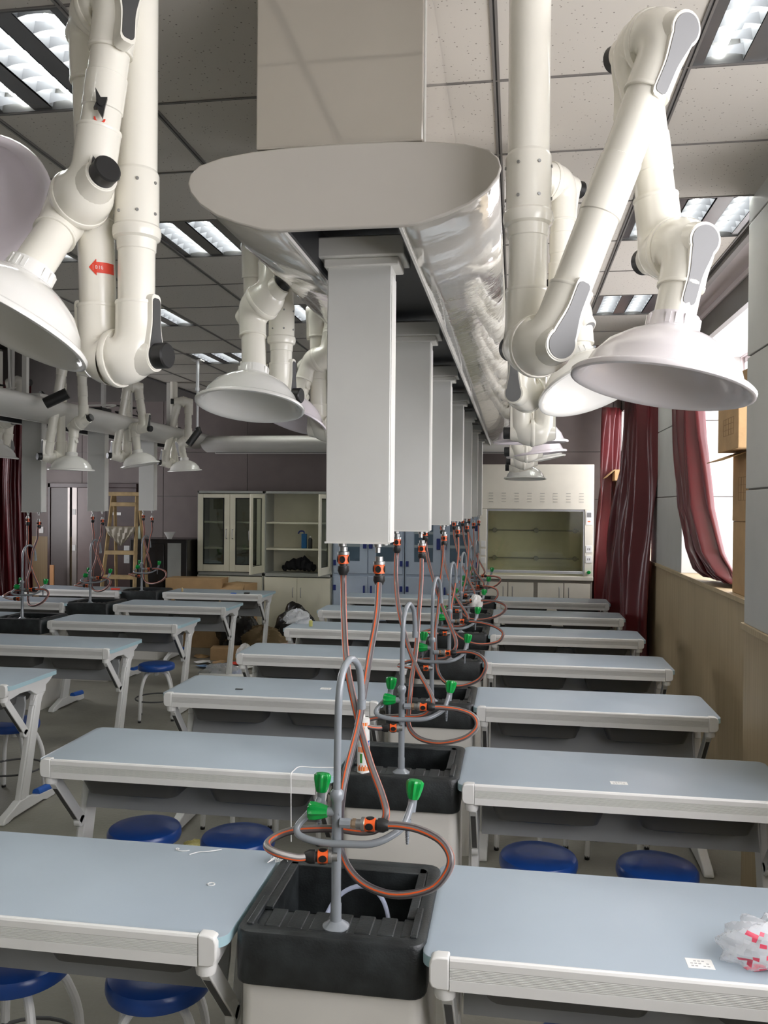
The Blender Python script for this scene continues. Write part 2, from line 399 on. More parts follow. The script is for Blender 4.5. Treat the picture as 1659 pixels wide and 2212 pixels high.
MB().box(-5.80, -5.19, YB-0.038, YB-0.014, 0.005, 2.0).box(-5.72, -5.6, YB-0.043, YB-0.03, 1.2, 1.85).build('dark_leaf', DBROWN, d1, bevel=0.004)
h = MB(); h.box(-5.33, -5.25, YB-0.045, YB-0.03, 0.96, 1.20); h.tube([(-5.29, YB-0.04, 1.12), (-5.29, YB-0.09, 1.12), (-5.40, YB-0.09, 1.12)], 0.009); h.cyl((-5.29, YB-0.03, 1.01), (0, -1, 0), 0.012, 0.02)
h.build('door_handle', STEEL, d1)
MB().box(-5.50, -5.38, YB-0.044, YB-0.036, 1.62, 1.66).build('door_plate', STEEL, d1)

# ================================================================== CEILING LIGHTS
def troffer():
    t = thing('ceiling_light', (0, 0, 0), '', 'ceiling light', 'recessed louvre ceiling lights')
    w2, l2 = GXS/2, GYS/2; f = MB()
    f.box(-w2, w2, -l2, l2, 0.085, 0.095)
    for s in (-1, 1): f.box(s*w2-(0.012 if s > 0 else 0), s*w2+(0.012 if s < 0 else 0), -l2, l2, 0, 0.09); f.box(-w2, w2, s*l2-(0.012 if s > 0 else 0), s*l2+(0.012 if s < 0 else 0), 0, 0.09)
    for x in (-0.1, 0.1): f.box(x-0.035, x+0.035, -l2, l2, 0.004, 0.008); f.box(x-0.035, x-0.03, -l2, l2, 0.004, 0.085); f.box(x+0.03, x+0.035, -l2, l2, 0.004, 0.085)
    for s in (-1, 1): f.box(min(s*w2, s*(w2-0.045)), max(s*w2, s*(w2-0.045)), -l2, l2, 0.004, 0.008)
    f.build('housing', TROF, t)
    for x in (-0.195, 0, 0.195):
        r = MB(); hw = 0.058
        for s in (-1, 1): r.add([(x+s*hw, -l2+0.02, 0.006), (x+s*hw, l2-0.02, 0.006), (x+s*0.045, l2-0.02, 0.082), (x+s*0.045, -l2+0.02, 0.082)], [(0, 1, 2, 3)])
        r.add([(x-0.045, -l2+0.02, 0.082), (x-0.045, l2-0.02, 0.082), (x+0.045, l2-0.02, 0.082), (x+0.045, -l2+0.02, 0.082)], [(0, 1, 2, 3)])
        for k in range(7):
            yy = -l2+0.045+k*(2*l2-0.09)/6
            r.add([(x-hw, yy, 0.006), (x-0.03, yy, 0.012), (x, yy, 0.014), (x+0.03, yy, 0.012), (x+hw, yy, 0.006), (x+hw, yy, 0.045), (x, yy, 0.036), (x-hw, yy, 0.045)], [(0, 1, 2, 3, 4, 5, 6, 7)])
        r.build('louvre', REFL, t, smooth=False)
        tb = MB().tube([(x, -l2+0.035, 0.056), (x, l2-0.035, 0.056)], 0.0125, 8)
        tb.build('tube', TUBEM, t)
    return t
tro = None
COLN = {1: 'over the window side', -3: 'over the central island left side', -5: 'over the left aisle'}
ROWN = {-7: 'added for light far behind camera', -4: 'added for light above the camera', -1: 'nearest in view', 2: 'second in view from the camera', 5: 'third in view from the camera', 8: 'fourth in view from the camera', 11: 'farthest, close to the back wall'}
for (ci, rj) in LIGHTS:
    loc = (GX0+(ci+0.5)*GXS, GY0+(rj+0.5)*GYS, CH)
    lab = 'lit louvre ceiling panel %s, %s' % (COLN[ci], ROWN[rj])
    if tro is None: tro = troffer(); tro.location = loc; tro['label'] = lab
    else: dup(tro, loc, lab)

# ================================================================== CEILING SERVICE FAIRING
def fairing_ring(s):
    # lens shaped half profile (x, z) from slot edge outwards and up, relative to centre
    P = [(0.155, -0.108), (0.20, -0.104), (0.27, -0.084), (0.325, -0.062), (0.37, -0.032), (0.395, -0.002), (0.402, 0.022), (0.395, 0.045), (0.37, 0.066), (0.31, 0.083), (0.23, 0.093), (0.14, 0.098), (0.0, 0.10)]
    return [(s*a, z) for a, z in P]
def fairing(name, loc, length, label, rz=0, endcap=True, film=FILM, caprad=0.012):
    t = thing(name, loc, label, 'service fairing', None, rz)
    for s in (-1, 1):
        mb = MB(); pr = fairing_ring(s)
        rings = [[(x, y, z) for x, z in pr] for y in [length*k/12 for k in range(13)]]
        loft(mb, rings, 0, closed=False)
        o = mb.build('side_panel', film, t)
        so = o.modifiers.new('solid', 'SOLIDIFY'); so.thickness = 0.004
        MB().box(min(s*0.150, s*0.158), max(s*0.150, s*0.158), 0, length, -0.111, -0.03).build('slot_edge', WMET, t)
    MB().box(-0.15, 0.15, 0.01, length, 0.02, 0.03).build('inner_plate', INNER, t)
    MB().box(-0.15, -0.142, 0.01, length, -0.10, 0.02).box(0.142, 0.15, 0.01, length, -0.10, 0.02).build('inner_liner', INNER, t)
    if endcap:
        R = [p for p in fairing_ring(1)][::-1]+fairing_ring(-1)[:-1]
        R = [p for p in R]; R = [(a*1.012, z*1.03) for a, z in R]
        m = MB().prism(R, (0, 0, 0), (1, 0, 0), (0, 0, 1), (0, 1, 0), -0.02, 0.0)
        m.build('end_plate', WMET2, t, bevel=0.004)
    return t
WMET2 = mat('end_plate_white', (0.47, 0.445, 0.40), 0.4, var=0.015)
fc = fairing('service_fairing', (-0.448, 2.12, 2.622), 8.2, 'long white ceiling fairing with lens shaped end plate over the central island')
# vertical duct cover from ceiling down to the fairing
t = thing('duct_cover', (-0.453, 2.1, 2.722), 'tall glossy white box cover between ceiling and the front of the central fairing', 'duct cover')
MB().box(-0.217, 0.217, 0.0, 1.25, 0, CH-2.724).build('cover_box', BOXM, t, bevel=0.004)
MB().box(0.2175, 0.2205, 0.012, 0.02, 0, CH-2.724).box(0.2175, 0.2205, 0.03, 0.036, 0, CH-2.724).build('corner_trim', WMET, t)
fairing('service_fairing', (-4.23, 5.0, 2.60), 5.3, 'long white ceiling fairing hanging over the left island', film=WMET)
fairing('service_fairing', (-3.9, 10.42, 2.56), 4.3, 'white cross fairing running sideways along the back wall', rz=-PI/2, endcap=False, film=WMET)

# ================================================================== DROPS
def drop():
    t = thing('service_drop', (0, 0, 0), '', 'service column', 'white service columns dropping from the ceiling fairings')
    MB().box(-0.098, 0.098, 0, 0.095, 1.69, 2.62).build('column_box', DROPM, t, bevel=0.003)
    MB().box(0.0985, 0.1, 0.004, 0.091, 1.692, 2.5).build('side_strip', mat('pale_strip', (0.75, 0.74, 0.70), 0.3), t)
    c = MB().box(-0.108, 0.122, -0.012, 0.107, 2.525, 2.55).box(-0.15, 0.14, -0.03, 0.125, 2.55, 2.61).build('ceiling_cap', WMET, t, bevel=0.004)
    MB().box(-0.1005, 0.1005, -0.003, 0.0, 1.688, 1.694).build('bottom_lip', WMET, t)
    for x, y in ((-0.055, 0.045), (0.058, 0.035)):
        MB().lathe([(0.013, 0), (0.013, 0.012), (0.008, 0.014), (0.008, 0.03)], (x, y, 1.69), (0, 0, -1), 12, cap=True).build('outlet', STEEL, t)
    MB().cyl((0.08, 0.04, 1.69), (0, 0, -1), 0.008, 0.008, 10).build('screw', STEEL, t)
    return t
dr = drop()
for n in range(7):
    loc = (-0.471, 2.5+DY*n, 0)
    lab = 'white service column over the central island, %s from the camera' % (['nearest']+ORD[1:])[n]
    if n == 0: dr.location = loc; dr['label'] = lab
    else: dup(dr, loc, lab)
for k, (x, y) in enumerate(((-4.235, 6.87), (-4.235, 8.03), (-4.235, 9.22))):
    d_ = dup(dr, (x, y, 0.02), 'white service column over the left island, %s from the left' % ORD[k])
    d_.scale = (0.95, 0.95, 1)

# ================================================================== HOSES
HA = [(-0.519, 2.53, 1.612), (-0.519, 2.53, 1.56), (-0.502, 2.46, 1.47), (-0.459, 2.3, 1.354), (-0.406, 2.2, 1.226), (-0.36, 2.12, 1.142), (-0.319, 2.06, 1.081), (-0.305, 2.03, 1.045), (-0.327, 2.035, 1.009), (-0.368, 2.04, 0.997), (-0.439, 2.04, 1.0), (-0.534, 2.04, 0.99), (-0.585, 2.03, 0.973), (-0.595, 1.99, 0.967), (-0.561, 1.95, 0.968), (-0.512, 1.96, 0.955), (-0.484, 1.975, 0.954)]
HB = [(-0.406, 2.52, 1.585), (-0.404, 2.50, 1.55), (-0.4, 2.44, 1.472), (-0.398, 2.3, 1.369), (-0.402, 2.18, 1.232), (-0.413, 2.08, 1.139), (-0.418, 2.045, 1.082), (-0.421, 2.035, 1.005), (-0.415, 2.03, 0.948), (-0.383, 2.0, 0.911), (-0.332, 1.97, 0.892), (-0.261, 1.94, 0.894), (-0.183, 1.92, 0.924), (-0.146, 1.92, 0.964), (-0.139, 1.93, 0.998), (-0.165, 1.95, 1.026), (-0.217, 1.97, 1.04), (-0.268, 1.98, 1.042), (-0.303, 1.985, 1.038)]
def hosemat(k): return (1 if k in (1, 7, 12) else 2 if k in (4, 5) else 3 if k in (9, 10, 14) else 0)
def coupling(mb, p, d, s=1.0):
    # connector from the fixed fitting (p) along d: fitting, bright ring, orange grip, black nut
    d = Vector(d).normalized(); p = Vector(p)
    L = [(0.011, 0), (0.011, 0.012), (0.0165, 0.013), (0.0165, 0.021), (0.0155, 0.022), (0.0155, 0.046), (0.012, 0.047), (0.012, 0.052), (0.016, 0.053), (0.0165, 0.066), (0.011, 0.078)]
    mb.lathe([(r*s, h*s) for r, h in L], p, d, 16, mis=[0, 0, 0, 3, 2, 2, 1, 0, 1, 1, 1], cap=True)
    dd, u, w_ = mb.frame(d)
    for a in (0, PI/2, PI, 1.5*PI):
        n = u*math.cos(a)+w_*math.sin(a); tt = dd.cross(n)
        mb.prism([(0.008*s*math.cos(q), 0.010*s*math.sin(q)) for q in [2*PI*k/10 for k in range(10)]], p+dd*0.034*s+n*0.0115*s, tt, dd, n, 0, 0.0052*s, 1)
def hose(pts, label, dloc, topd=(0, 0), jit=0, nm='hose', plast=None):
    rnd = random.Random(jit); P = []
    ox, oy = [rnd.uniform(-1, 1) for _ in range(2)]
    for i, p in enumerate(pts):
        x, y, z = p; tz = max(0, min(1, (z-1.05)/0.5)); f = i/(len(pts)-1); wv = math.sin(PI*f)
        if jit:
            x += wv*ox*0.025+wv*math.sin(f*9+jit)*0.02; z += wv*math.sin(f*7+jit*2)*0.022; y += wv*0.02*oy
            if 0.5 < f < 0.97: x = x+(x+0.42)*rnd.uniform(0, 0.02)+(x+0.42)*0.18*ox*math.sin(PI*(f-0.5)/0.47)
        P.append(Vector((x+topd[0]*tz+dloc[0], y+topd[1]*tz+dloc[1], z)))
    base = P[0].copy(); base.z = 0
    t = thing(nm, P[0], label, 'hose', 'striped hoses between service columns and sinks')
    Q = [p-P[0] for p in catmull(P, 5)]
    MB().tube(Q, 0.0094, 16, mfun=hosemat).build('hose_line', [HGREY, ORANGE, HLIGHT, HDARK], t)
    m = MB(); coupling(m, Vector((0, 0, 0.064)), (0, 0, -1), 1.1); m.build('top_coupling', [STEEL, BLK, ORANGE, BRASS], t)
    e = Q[-1]; d = (Q[-1]-Q[-2]); d = Vector((d.x, d.y*0.3, d.z*0.2)).normalized()
    m = MB(); coupling(m, e+d*0.068, -d, 1.02); m.build('end_coupling', [STEEL, BLK, ORANGE, BRASS], t)
    return t
for n in range(7):
    d = (0, DY*n); rk = (['nearest']+ORD[1:])[n]
    hose(HA, 'left hose of the %s central service column, striped orange, looping left' % rk, d, jit=n*3)
    hose(HB, 'right hose of the %s central service column, looping out to the right' % rk, d, jit=n*5)
for k, (x, y) in enumerate(((-4.235, 6.87), (-4.235, 8.03), (-4.235, 9.22))):
    n = 4+k; d = (-3.82, DY*n); top = (x+0.471+3.82, y-(2.5+DY*n))
    hose(HA, 'left hose of the %s service column on the left island' % ORD[k], d, top, jit=11+k)
    hose(HB, 'right hose of the %s service column on the left island' % ORD[k], d, top, jit=17+k)

# ================================================================== SINK STATIONS
def knob_mesh(mb, p, d, s=1.0, mi=0):
    # ribbed green turn knob, flaring slightly outwards
    dd, u, w_ = mb.frame(d); p = Vector(p); rings = []
    for r, h in ((0.009, 0), (0.0135, 0.001), (0.0155, 0.012), (0.019, 0.03), (0.0195, 0.042), (0.017, 0.046), (0.006, 0.048)):
        ring = []
        for k in range(32):
            a = 2*PI*k/32; q = 1+(0.13*math.cos(a*8) if 0.01 < h < 0.045 else 0)
            ring.append(p+dd*h*s+(u*math.cos(a)+w_*math.sin(a))*r*q*s)
        rings.append(ring)
    loft(mb, rings, mi, caps=(True, True))
def station(debris=True):
    # origin: floor point under the tap post
    t = thing('sink_station', (0, 0, 0), '', 'sink', 'black topped sink stations between the tables')
    y0, y1 = -0.072, 0.382; x0, x1 = -0.235, 0.227
    m = MB(); loft(m, [[(x, y, z) for x, y in rrect(x0+0.012, x1-0.012, y0+0.014, y1-0.012, 0.03)] for z in (0.0, 0.66)], caps=(True, False))
    m.build('cabinet', CABW, t)
    m = MB(); O = lambda i, z, r=0.035: [(x, y, z) for x, y in rrect(x0+i, x1-i, y0+i, y1-i, r)]
    I = lambda i, z, a, r=0.02: [(x, y, z) for x, y in rrect(x0+i, x1-i, a, y1-i-0.01, r)]
    loft(m, [O(0.012, 0.665), O(0.004, 0.655), O(0.0, 0.66), O(0.0, 0.775), O(0.004, 0.783), O(0.012, 0.787), O(0.03, 0.787), O(0.036, 0.783), O(0.038, 0.776)])
    # drainboard + bowl
    yd = y0+0.135
    m.box(x0+0.036, x1-0.036, y0+0.036, yd, 0.74, 0.776)
    for k in range(7):
        xx = x0+0.06+k*0.056; m.box(xx, xx+0.040, y0+0.05, yd+0.002, 0.77, 0.7795)
    m.box(x0+0.036, x0+0.06, yd, y1-0.036, 0.55, 0.785); m.box(x1-0.06, x1-0.036, yd, y1-0.036, 0.55, 0.785)
    m.box(x0+0.036, x1-0.036, y1-0.07, y1-0.036, 0.55, 0.785); m.box(x0+0.036, x1-0.036, yd-0.01, yd, 0.55, 0.776); m.box(x0+0.036, x1-0.036, yd, y1-0.036, 0.55, 0.565)
    for s in (x0+0.022, x1-0.04): m.box(s, s+0.018, y0+0.03, yd+0.04, 0.78, 0.793)
    m.build('basin', BLACKP, t, bevel=0.004)
    p = MB()
    p.lathe([(0.033, 0.779), (0.033, 0.782), (0.024, 0.788), (0.0145, 0.795), (0.0135, 0.80), (0.0135, 0.835), (0.0120, 0.84), (0.0120, 1.085), (0.0165, 1.092), (0.0175, 1.10), (0.0165, 1.108), (0.0105, 1.115)], (0, 0, 0), (0, 0, 1), 20, cap=True)
    tap = p.build('tap_post', PIPE, t)
    gp = catmull([(0, 0, 1.11), (0.001, 0, 1.25), (0.003, 0.004, 1.345), (0.007, 0.028, 1.397), (0.016, 0.08, 1.418), (0.026, 0.132, 1.39), (0.030, 0.15, 1.34), (0.031, 0.154, 1.29)], 6)
    MB().tube(gp, 0.0092, 12).tube([(0.031, 0.154, 1.30), (0.031, 0.154, 1.275)], 0.0115, 12).build('gooseneck', PIPE, tap)
    man = fillet([(-0.053, 0.055, 1.075), (-0.058, 0.045, 1.06), (-0.115, 0.0, 1.0), (-0.045, -0.013, 0.985), (0.10, -0.013, 0.99), (0.16, 0.025, 1.02), (0.172, 0.05, 1.055), (0.178, 0.06, 1.075)], 0.05, 6)
    MB().tube(man, 0.0088, 12).build('manifold_pipe', PIPE, tap)
    for p0, d in (((-0.052, 0.057, 1.085), (0.05, 0.12, 1)), ((0.179, 0.062, 1.08), (0.12, 0.12, 1)), ((-0.022, 0, 1.058), (-1, 0, 0))):
        dv = Vector(d).normalized(); pp = Vector(p0)
        MB().tube([pp-dv*0.03, pp+dv*0.006], 0.011, 12).build('valve_stem', PIPE, tap)
        k = MB(); knob_mesh(k, pp, dv, 1.0 if d[0] >= 0 else 1.05); k.build('valve_knob', GREEN, tap)
    for x, y, z in ((-0.055, 0.05, 1.05), (0.168, 0.045, 1.035)):
        L = [(0.009, 0), (0.008, 0.018)]
        for k in range(7): L += [(0.0068-k*0.0004, 0.02+k*0.006), (0.0048-k*0.0003, 0.0255+k*0.006)]
        MB().lathe(L, (x, y, z), (0.0, 0, -1), 12, cap=True).build('hose_barb', PIPE, tap)
    MB().lathe([(0.012, 0), (0.012, 0.026), (0.009, 0.027), (0.009, 0.03), (0.0125, 0.031), (0.0125, 0.039), (0.0105, 0.04), (0.0105, 0.056)], (0.01, -0.008, 1.036), (1, 0, 0.02), 8, mis=[0, 0, 1, 1, 2, 2, 0], cap=True).build('water_inlet', [PIPE, BRASS, BRASS], tap)
    MB().tube([(-0.008, -0.01, 0.954), (-0.024, -0.01, 0.954)], 0.011, 12).build('gas_inlet', PIPE, tap)
    return t
st = station()
for n in range(7):
    loc = (-0.421, 1.996+DY*n, 0); lab = 'sink station with black basin and grey tap, central island, %s from camera' % (['nearest']+ORD[1:])[n]
    if n == 0: st.location = loc; st['label'] = lab
    else: dup(st, loc, lab)
for k in range(3): dup(st, (-4.245, 1.996+DY*(4+k), 0), 'sink station with black basin on the left island, %s from the left' % ORD[k])

# ================================================================== TABLES
def table():
    # origin: floor, centre x, front rail face at y=0
    t = thing('lab_table', (0, 0, 0), '', 'table', 'blue grey topped laboratory tables')
    L = 0.585
    prof = [(0.0, 0.712), (0.0, 0.735)]
    for k in range(8): z = 0.737+k*0.0036; prof += [(0.0, z), (0.0035, z+0.0009), (0.0035, z+0.0017), (0.0, z+0.0024)]
    prof += [(0.0, 0.770), (0.0, 0.780), (0.003, 0.785), (0.008, 0.787), (0.014, 0.785), (0.018, 0.777), (0.03, 0.774), (0.03, 0.712)]
    MB().prism(prof, (0, 0, 0), (0, 1, 0), (0, 0, 1), (1, 0, 0), -L+0.047, L-0.047).build('front_rail', RAIL, t, ang=25)
    for s in (-1, 1):
        a, b_ = (L-0.046, L) if s > 0 else (-L, -L+0.046)
        q = []
        r = 0.018
        if s > 0: q = [(a, 0.712), (b_-r, 0.712), (b_-r*0.3, 0.712+r*0.3), (b_, 0.712+r), (b_, 0.787-r), (b_-r*0.3, 0.787-r*0.3), (b_-r, 0.787), (a, 0.787)]
        else: q = [(b_, 0.712), (b_, 0.787), (a+r, 0.787), (a+r*0.3, 0.787-r*0.3), (a, 0.787-r), (a, 0.712+r), (a+r*0.3, 0.712+r*0.3), (a+r, 0.712)]
        MB().prism(q, (0, 0, 0), (1, 0, 0), (0, 0, 1), (0, 1, 0), -0.001, 0.032).build('rail_end_cap', RAIL, t, bevel=0.004)
    tl = L+0.018
    m = MB(); rr = rrect(-tl, tl, 0.012, 0.515, 0.035, 5)
    loft(m, [[(x, y, 0.752) for x, y in rr], [(x, y, 0.7765) for x, y in rr]], 1, caps=(True, False))
    loft(m, [[(x, y, 0.7765) for x, y in rr], [(x*0.9985, y*0.9985+0.0003, 0.7775) for x, y in rr]], 0, caps=(False, True))
    m.build('tabletop', [TOP, EDGE], t, ang=50)
    for s in (-1, 1):
        xc = s*0.545; U = (0, 1, 0); V = (0, 0, 1); N = (s, 0, 0); o = (xc, 0, 0)
        br = [(0.035, 0.752), (0.035, 0.712), (0.05, 0.69), (0.10, 0.695), (0.16, 0.705), (0.26, 0.70), (0.33, 0.66), (0.425, 0.66), (0.43, 0.70), (0.47, 0.715), (0.50, 0.735), (0.505, 0.752)]
        lg = MB().prism(br, o, U, V, N, -0.012, 0.026)
        lg.prism([(0.33, 0.66), (0.30, 0.60), (0.345, 0.60), (0.425, 0.66)], o, U, V, N, -0.01, 0.024)
        post = [(0.318, 0.665), (0.428, 0.665), (0.255, 0.06), (0.16, 0.06)]
        post = [(0.325, 0.665), (0.425, 0.665), (0.395, 0.60), (0.265, 0.075), (0.165, 0.075), (0.30, 0.58)]
        leg = MB().prism(post, o, U, V, N, -0.014, 0.016).prism([(a+0.012 if i in (0, 4, 5) else a-0.04, z) for i, (a, z) in enumerate(post)], o, U, V, N, 0.014, 0.026)
        L2 = leg.build('leg', LEGM, t, bevel=0.004)
        lg.build('top_bracket', LEGM, L2, bevel=0.004)
        ft = MB().prism([(0.0, 0.012), (0.02, 0.035), (0.10, 0.06), (0.16, 0.085), (0.27, 0.085), (0.33, 0.062), (0.52, 0.045), (0.53, 0.02), (0.53, 0.0), (0.44, 0.0), (0.40, 0.012), (0.10, 0.012), (0.05, 0.0), (0.0, 0.0)], o, U, V, N, -0.02, 0.028)
        ft.build('foot', LEGM, L2, bevel=0.005)
        MB().tube([(xc+s*0.004, 0.36, 0.066), (xc+s*0.004, 0.52, 0.056)], 0.024, 12).build('foot_rest_cap', BLUEF, L2)
        bc = MB(); a0, a1 = Vector((xc, 0.045, 0.69)), Vector((xc, 0.25, 0.455))
        dv = (a1-a0).normalized(); nv = Vector((0, dv.z, -dv.y))
        bc.prism([(-0.022, 0), (0.022, 0), (0.022, (a1-a0).length), (-0.022, (a1-a0).length)], a0, nv, dv, (1, 0, 0), -0.014, 0.014)
        bc.tube([a1+Vector((-0.014, -0.01, 0)), a1+Vector((0.014, -0.01, 0))], 0.026, 12)
        bo = bc.build('brace', LEGM, t, bevel=0.003)
        MB().prism([(0.0225, 0.03), (0.0235, 0.03), (0.0235, 0.27), (0.0225, 0.27)], a0, -nv if nv.y > 0 else nv, dv, (1, 0, 0), -0.009, 0.009).build('brace_channel', DARKG, bo)
        MB().lathe([(0.024, 0), (0.026, 0.01), (0.026, 0.03)], (xc+s*0.005, 0.03, 0.685), (0, 0, 1), 14, cap=True).build('corner_boss', RAIL, t)
    prof = [(0.275, 0.655), (0.295, 0.66), (0.30, 0.62), (0.295, 0.58), (0.275, 0.53), (0.265, 0.505), (0.253, 0.51), (0.262, 0.535), (0.28, 0.58), (0.285, 0.62)]
    MB().prism(prof, (0, 0, 0), (0, 1, 0), (0, 0, 1), (1, 0, 0), -0.52, 0.52).build('modesty_panel', GREYP, t)
    for xc in (-0.27, 0.27):
        m = MB(); a = lambda hx, ya, yb, z, r: [(xc+x, y, z) for x, y in rrect(-hx, hx, ya, yb, r)]
        loft(m, [a(0.24, 0.10, 0.49, 0.742, 0.03), a(0.235, 0.105, 0.485, 0.735, 0.03), a(0.19, 0.14, 0.45, 0.61, 0.04), a(0.17, 0.16, 0.43, 0.60, 0.04)], caps=(False, True))
        m.build('storage_tray', TRAY, t)
    return t
tb = table()
def put_table(x, n, label, first=[True]):
    loc = (x, Y0+DY*n, 0)
    if first[0]: first[0] = False; tb.location = loc; tb['label'] = label; return tb
    return dup(tb, loc, label)
XT = (0.403, -1.27, -3.36, -5.06)
rown = ['front'] + ORD[1:]
TB = {}
for n in range(7):
    TB[(0, n)] = put_table(XT[0], n, 'blue grey lab table right of the central sinks, %s row%s' % (rown[n], ' from camera' if n else ' with crumpled plastic bag'))
    TB[(1, n)] = put_table(XT[1], n, 'blue grey lab table left of the central sinks, %s row%s' % (rown[n], ' from the camera' if n else ' nearest the camera'))
for n in range(2, 7): TB[(2, n)] = put_table(XT[2], n, 'blue grey lab table of the left island on the aisle side, %s row' % ORD[n])
for n in range(3, 7): TB[(3, n)] = put_table(XT[3], n, 'blue grey lab table at the far left beyond the left island sinks, %s row' % ORD[n])

# ================================================================== STOOLS
def stool():
    t = thing('stool', (0, 0, 0), '', 'stool', 'round blue stools')
    MB().lathe([(0.0, 0.462), (0.08, 0.463), (0.125, 0.461), (0.143, 0.455), (0.150, 0.444), (0.151, 0.425), (0.147, 0.412), (0.14, 0.41), (0.0, 0.414)], (0, 0, 0), (0, 0, 1), 40).build('seat', BLUE, t)
    MB().lathe([(0.02, 0.36), (0.02, 0.41), (0.07, 0.412)], (0, 0, 0), (0, 0, 1), 16, cap=True).build('hub', LEGM, t)
    for k in range(4):
        a = PI/4+k*PI/2; c, s = math.cos(a), math.sin(a)
        pts = fillet([(0.02*c, 0.02*s, 0.40), (0.12*c, 0.12*s, 0.385), (0.175*c, 0.175*s, 0.25), (0.185*c, 0.185*s, 0.015)], 0.06)
        l = MB().tube(pts, 0.0135, 10).build('leg', LEGM, t)
        MB().cyl((0.185*c, 0.185*s, 0), (0, 0, 1), 0.0135, 0.022, 10).build('foot_cap', BLK, l)
    ring = [(0.17*math.cos(2*PI*k/24), 0.17*math.sin(2*PI*k/24), 0.17) for k in range(25)]
    MB().tube(ring, 0.006, 8, cap=False).build('foot_ring', DARKG, t)
    return t
so = stool(); first = True
def put_stool(x, y, label, rz):
    global first
    if first: first = False; so.location = (x, y, 0); so['label'] = label; so.rotation_euler = (0, 0, rz); return so
    return dup(so, (x, y, 0), label, rz=rz)
SN = {0: 'right of the central sinks', 1: 'left of the central sinks', 2: 'of the left island'}
for c_ in (0, 1):
    for n in range(7):
        for k, dx in enumerate((-0.24, 0.20) if c_ == 1 else (-0.30, 0.17)):
            put_stool(XT[c_]+dx+(0 if n else (0.07 if c_ == 1 else 0.0))+(-0.03 if (n and k) else 0)+(0.11 if n == 0 and c_ == 0 else 0), Y0+DY*n+(0.20+0.015*((n+k) % 2) if n else (0.40 if c_ == 1 else 0.27)), 'blue stool under the %s row table %s, %s one' % (rown[n], SN[c_], ('left', 'right')[k]), 0.3*k+0.5*n)
put_stool(-2.95, 6.64, 'blue stool standing alone in the aisle beside the left island', 0.4)
put_stool(-3.03, 4.74, 'blue stool at the left edge of the photo behind the third row table end', 0.1)

